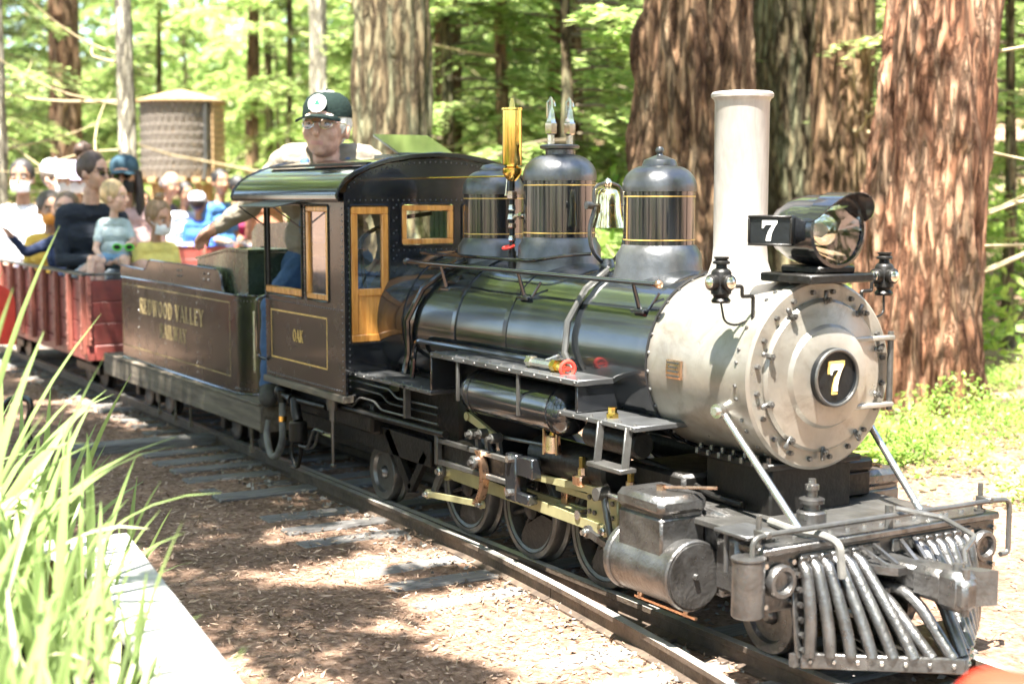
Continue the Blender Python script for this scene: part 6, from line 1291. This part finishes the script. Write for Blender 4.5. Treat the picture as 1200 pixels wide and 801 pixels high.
stuff('ground_cover', quads('ground_cover', np.stack([X, Y, Z], 1), RNG.normal(size=(N, 3))*[1, 1, .5], RNG.normal(size=(N, 3))*.5+[0, 0, 1], RNG.uniform(.02, .06, N), RNG.uniform(.015, .035, N), 'leafC'), 'small leafy ground cover below the redwoods', 'ground cover')
# ---------------------------------------------------------------- water tank
wt = thing('water_tank', 'round shingled wooden water tank on a timber stand behind the riders', 'water tank', (-15.0, 3.35, gh(-15, 3.35)))
wt.rotation_euler.z = R(-30); wt.scale = (1, 1, 1)
def wb(mb, name, mt): o = bpy.data.objects.new(name, mb.mesh(name, mt)); COL.objects.link(o); o.parent = wt; return o
gz = -gh(-15, 3.35); RT = .49
m = MB(); m.lathe((0, 0, gz), (0, 0, 1), [(0, 1.33), (RT-.03, 1.33), (RT-.04, 2.26), (0, 2.26)], 36); wb(m, 'tank_wall', 'tankside')
sh = MB(); sh.box(-.042, .042, -.010, .006, -.075, .06, .003); shm = sh.mesh('shingle', 'shingle')
q = random.Random(4)
for r_ in range(9):
    for k in range(36):
        if 25 <= k <= 31 and r_ < 9: 
            pass
        a = 2*math.pi*(k+.5*(r_ % 2))/36; o = share('shingle', shm, wt, ((RT-.004*r_*.25)*math.sin(a), -(RT-.004*r_*.25)*math.cos(a), gz+1.40+r_*.104+q.uniform(-.006, .006)), (R(13), 0, a), (q.uniform(.8, .98), 1, 1))
for k in range(9):
    a = R(58); 
m = MB()
for k in range(12): m.box(-.16, .16, RT+.01, RT+.03, gz+1.35+k*.077, gz+1.35+k*.077+.07, .003)
ladder = wb(m, 'board_panel', 'tankside'); ladder.rotation_euler.z = R(-18)
m = MB(); m.tube([(.53*math.cos(R(44)), .53*math.sin(R(44)), gz+2.22), (.55*math.cos(R(42)), .55*math.sin(R(42)), gz+1.5), (.6*math.cos(R(36)), .6*math.sin(R(36)), gz+1.3)], .022, 8); wb(m, 'spout_pipe', 'ironmid')
m = MB(); m.lathe((0, 0, gz), (0, 0, 1), [(RT-.05, 2.255), (RT+.07, 2.25), (RT+.07, 2.275), (.2, 2.37), (.03, 2.41), (0, 2.41)], 24); wb(m, 'tank_roof', 'tankside')
m = MB(); 
for a in range(4): e = R(45+90*a); m.box(.38*math.cos(e)-.05, .38*math.cos(e)+.05, .38*math.sin(e)-.05, .38*math.sin(e)+.05, 0, gz+1.26, .005)
wb(m, 'stand_posts', 'tankside')
m = MB(); 
for k in range(6): m.box(-.52, .52, -.5+k*.18, -.5+k*.18+.1, gz+1.27, gz+1.33, .004)
wb(m, 'stand_deck', 'tankside')
# ---------------------------------------------------------------- planter with strap leaved plants
pl = thing('planter_box', 'white painted wooden planter box full of strappy green plants', 'planter', (-.77, -1.52, -.075)); pl.rotation_euler.z = R(-7.3)
m = MB(); m.box(-.79, 1.55, -1.665, -1.525, .272, .300, .006); m.build('cap_board', 'whiteboard', pl)
m = MB(); m.box(-.79, -.675, -2.45, -1.668, .272, .300, .006); m.build('cap_board', 'whiteboard', pl)
for k in range(3):
    m = MB(); m.box(-.77, 1.55, -1.565, -1.54, -.085+k*.119, .030+k*.119, .003); m.build('side_board', 'whiteboard', pl); m = MB(); m.box(-.765, -.74, -2.45, -1.566, -.085+k*.119, .030+k*.119, .003); m.build('side_board', 'tankside', pl)
m = MB(); m.box(-.735, 1.5, -2.44, -1.57, -.07, .18); m.build('soil_fill', 'soil', pl)
def blade_mesh(L, w, bend, curl, seed, mt):
    r = random.Random(seed); n = 9; vs = []; fs = []; a = R(8); x = z = 0; y = 0
    for i in range(n+1):
        t = i/n; ww = w*(min(1, .55+1.2*t) if t < .5 else max(.04, 1-((t-.5)/.5)**2.2)); c = .25*ww
        vs += [(x-ww/2*0, y-ww/2, z), (x-c, y, z), (x, y+ww/2, z)]
        a += bend/n*(.4+1.6*t); x += math.sin(a)*L/n; z += math.cos(a)*L/n; y += curl*L/n*t
    for i in range(n): k = i*3; fs += [(k, k+1, k+4, k+3), (k+1, k+2, k+5, k+4)]
    m = MB(); m.add(vs, fs); return m.mesh('leaf_blade', mt, (0, 0, 0), 80)
bl = [blade_mesh(L, w, b, c, i, 'bladepale' if i % 7 == 3 else 'blade') for i, (L, w, b, c) in enumerate(((.62, .027, .45, .1), (.70, .026, .25, -.1), (.56, .030, .9, .12), (.48, .032, 1.3, 0), (.78, .027, .18, .05), (.60, .023, .6, -.15), (.42, .029, .35, .2), (.66, .024, 1.1, .1), (.84, .026, .3, 0), (.52, .032, .12, -.05)))]
def strappy(lab, x, y, z, n, seed, sc=1, grp='strap leaved plants'):
    t = thing('strap_leaved_plant', lab, 'plant', (x, y, z), grp); r = random.Random(seed)
    for k in range(n):
        a = r.uniform(0, 6.283); share('leaf_blade', bl[r.randrange(10)], t, (r.uniform(-.06, .06), r.uniform(-.06, .06), 0), (r.uniform(-.1, .1), r.uniform(-.12, .12), a), (sc*r.uniform(.8, 1.3),)*2+(sc*r.uniform(.75, 1.1),))
    return t
for i, (x, y, n, sc) in enumerate(((-.52, -1.93, 36, 1.08), (-.30, -1.90, 22, .75), (-.12, -2.05, 32, 1.0), (.12, -1.97, 22, .7), (.28, -2.14, 28, .85), (.52, -2.06, 24, .62), (.62, -2.20, 26, .75), (-.60, -2.2, 28, 1.1), (-.05, -2.28, 30, .95), (.33, -1.90, 12, .45), (.0, -1.88, 16, .5), (.62, -1.98, 16, .5), (.85, -2.12, 22, .6), (-.40, -1.76, 10, .6), (-.08, -1.80, 10, .55), (.22, -1.84, 9, .5), (.5, -1.88, 8, .45), (.40, -2.3, 26, .8))):
    strappy('tall strappy green plant growing inside the white planter box', x, y, .18, n, 50+i, sc, 'strappy plants inside the planter')
for i, (x, y, n, sc) in enumerate(((-1.15, -1.70, 30, .85), (-1.0, -2.0, 36, 1.15), (-1.55, -1.95, 34, 1.1), (-1.25, -2.25, 24, 1.1), (-.95, -1.52, 14, .6))):
    strappy('strappy green plant growing in the ground beyond the planter', x, y, gh(x, y), n, 80+i, sc, 'strappy plants beyond the planter')
# ---------------------------------------------------------------- small trackside things
sw = thing('switch_stand', 'round topped red board on a dark post beside the track', 'sign', (-4.66, -1.06, -.075))
m = MB(); pts = [(-4.66+0.0, 0, 0)]; U = V(.86, -.5, 0).normalized(); U = V(.5165, .856, 0)
oc = V(-4.66, -1.02, .50); m.prism([oc+U*a+V(0, 0, b) for a, b in [(-.09, -.11), (.09, -.11)]+[(.09*math.cos(R(t)), .09+.09*math.sin(R(t))) for t in range(0, 181, 15)]], (.012, -.007, 0)); m.build('target_board', 'bright_red', sw)
m = MB(); m.cyl(V(-4.665, -1.065, -.075), V(-4.665, -1.065, .52), .018, .018, 10); m.build('post', 'darkiron', sw)
ih = thing('iron_hoop', 'black curved iron hoop rising from the ground beside the turnout', 'hoop', (-4.4, -.98, -.08))
m = MB(); b0 = V(-4.36, -.99, -.09); m.tube(fillet([b0-U*.10, b0-U*.10+V(0, 0, .16), b0-U*.06+V(0, 0, .25), b0+U*.04+V(0, 0, .25), b0+U*.05+V(0, 0, .20), b0+U*.02+V(0, 0, .10), b0+U*.06], .06), .016, 10); m.build('hoop_bar', 'black', ih)
m = MB(); m.bar(b0-U*.14+V(0, 0, .01), b0+U*.10+V(0, 0, .01), .06, .03, (0, 0, 1), .005); m.build('foot_plate', 'darkiron', ih)
rp = thing('red_post', 'orange red round topped post with a pale patch in front of the pilot', 'post', (1.70, -1.39, -.075))
m = MB(); m.lathe((1.70, -1.39, 0), (0, 0, 1), [(0, -.08), (.045, -.08), (.045, .60), (.05, .585), (.054, .605), (.052, .625), (.04, .638), (.02, .644), (0, .645)], 28); m.build('post_body', 'orange_red', rp)
m = MB(); a0 = -.883
m.add([V(1.69+.0556*math.cos(a0+t), -1.405+.0556*math.sin(a0+t), z) for t in np.linspace(-.3, .3, 6) for z in (.595, .614)], [(i*2, i*2+2, i*2+3, i*2+1) for i in range(5)]); m.build('pale_patch', 'white', rp)
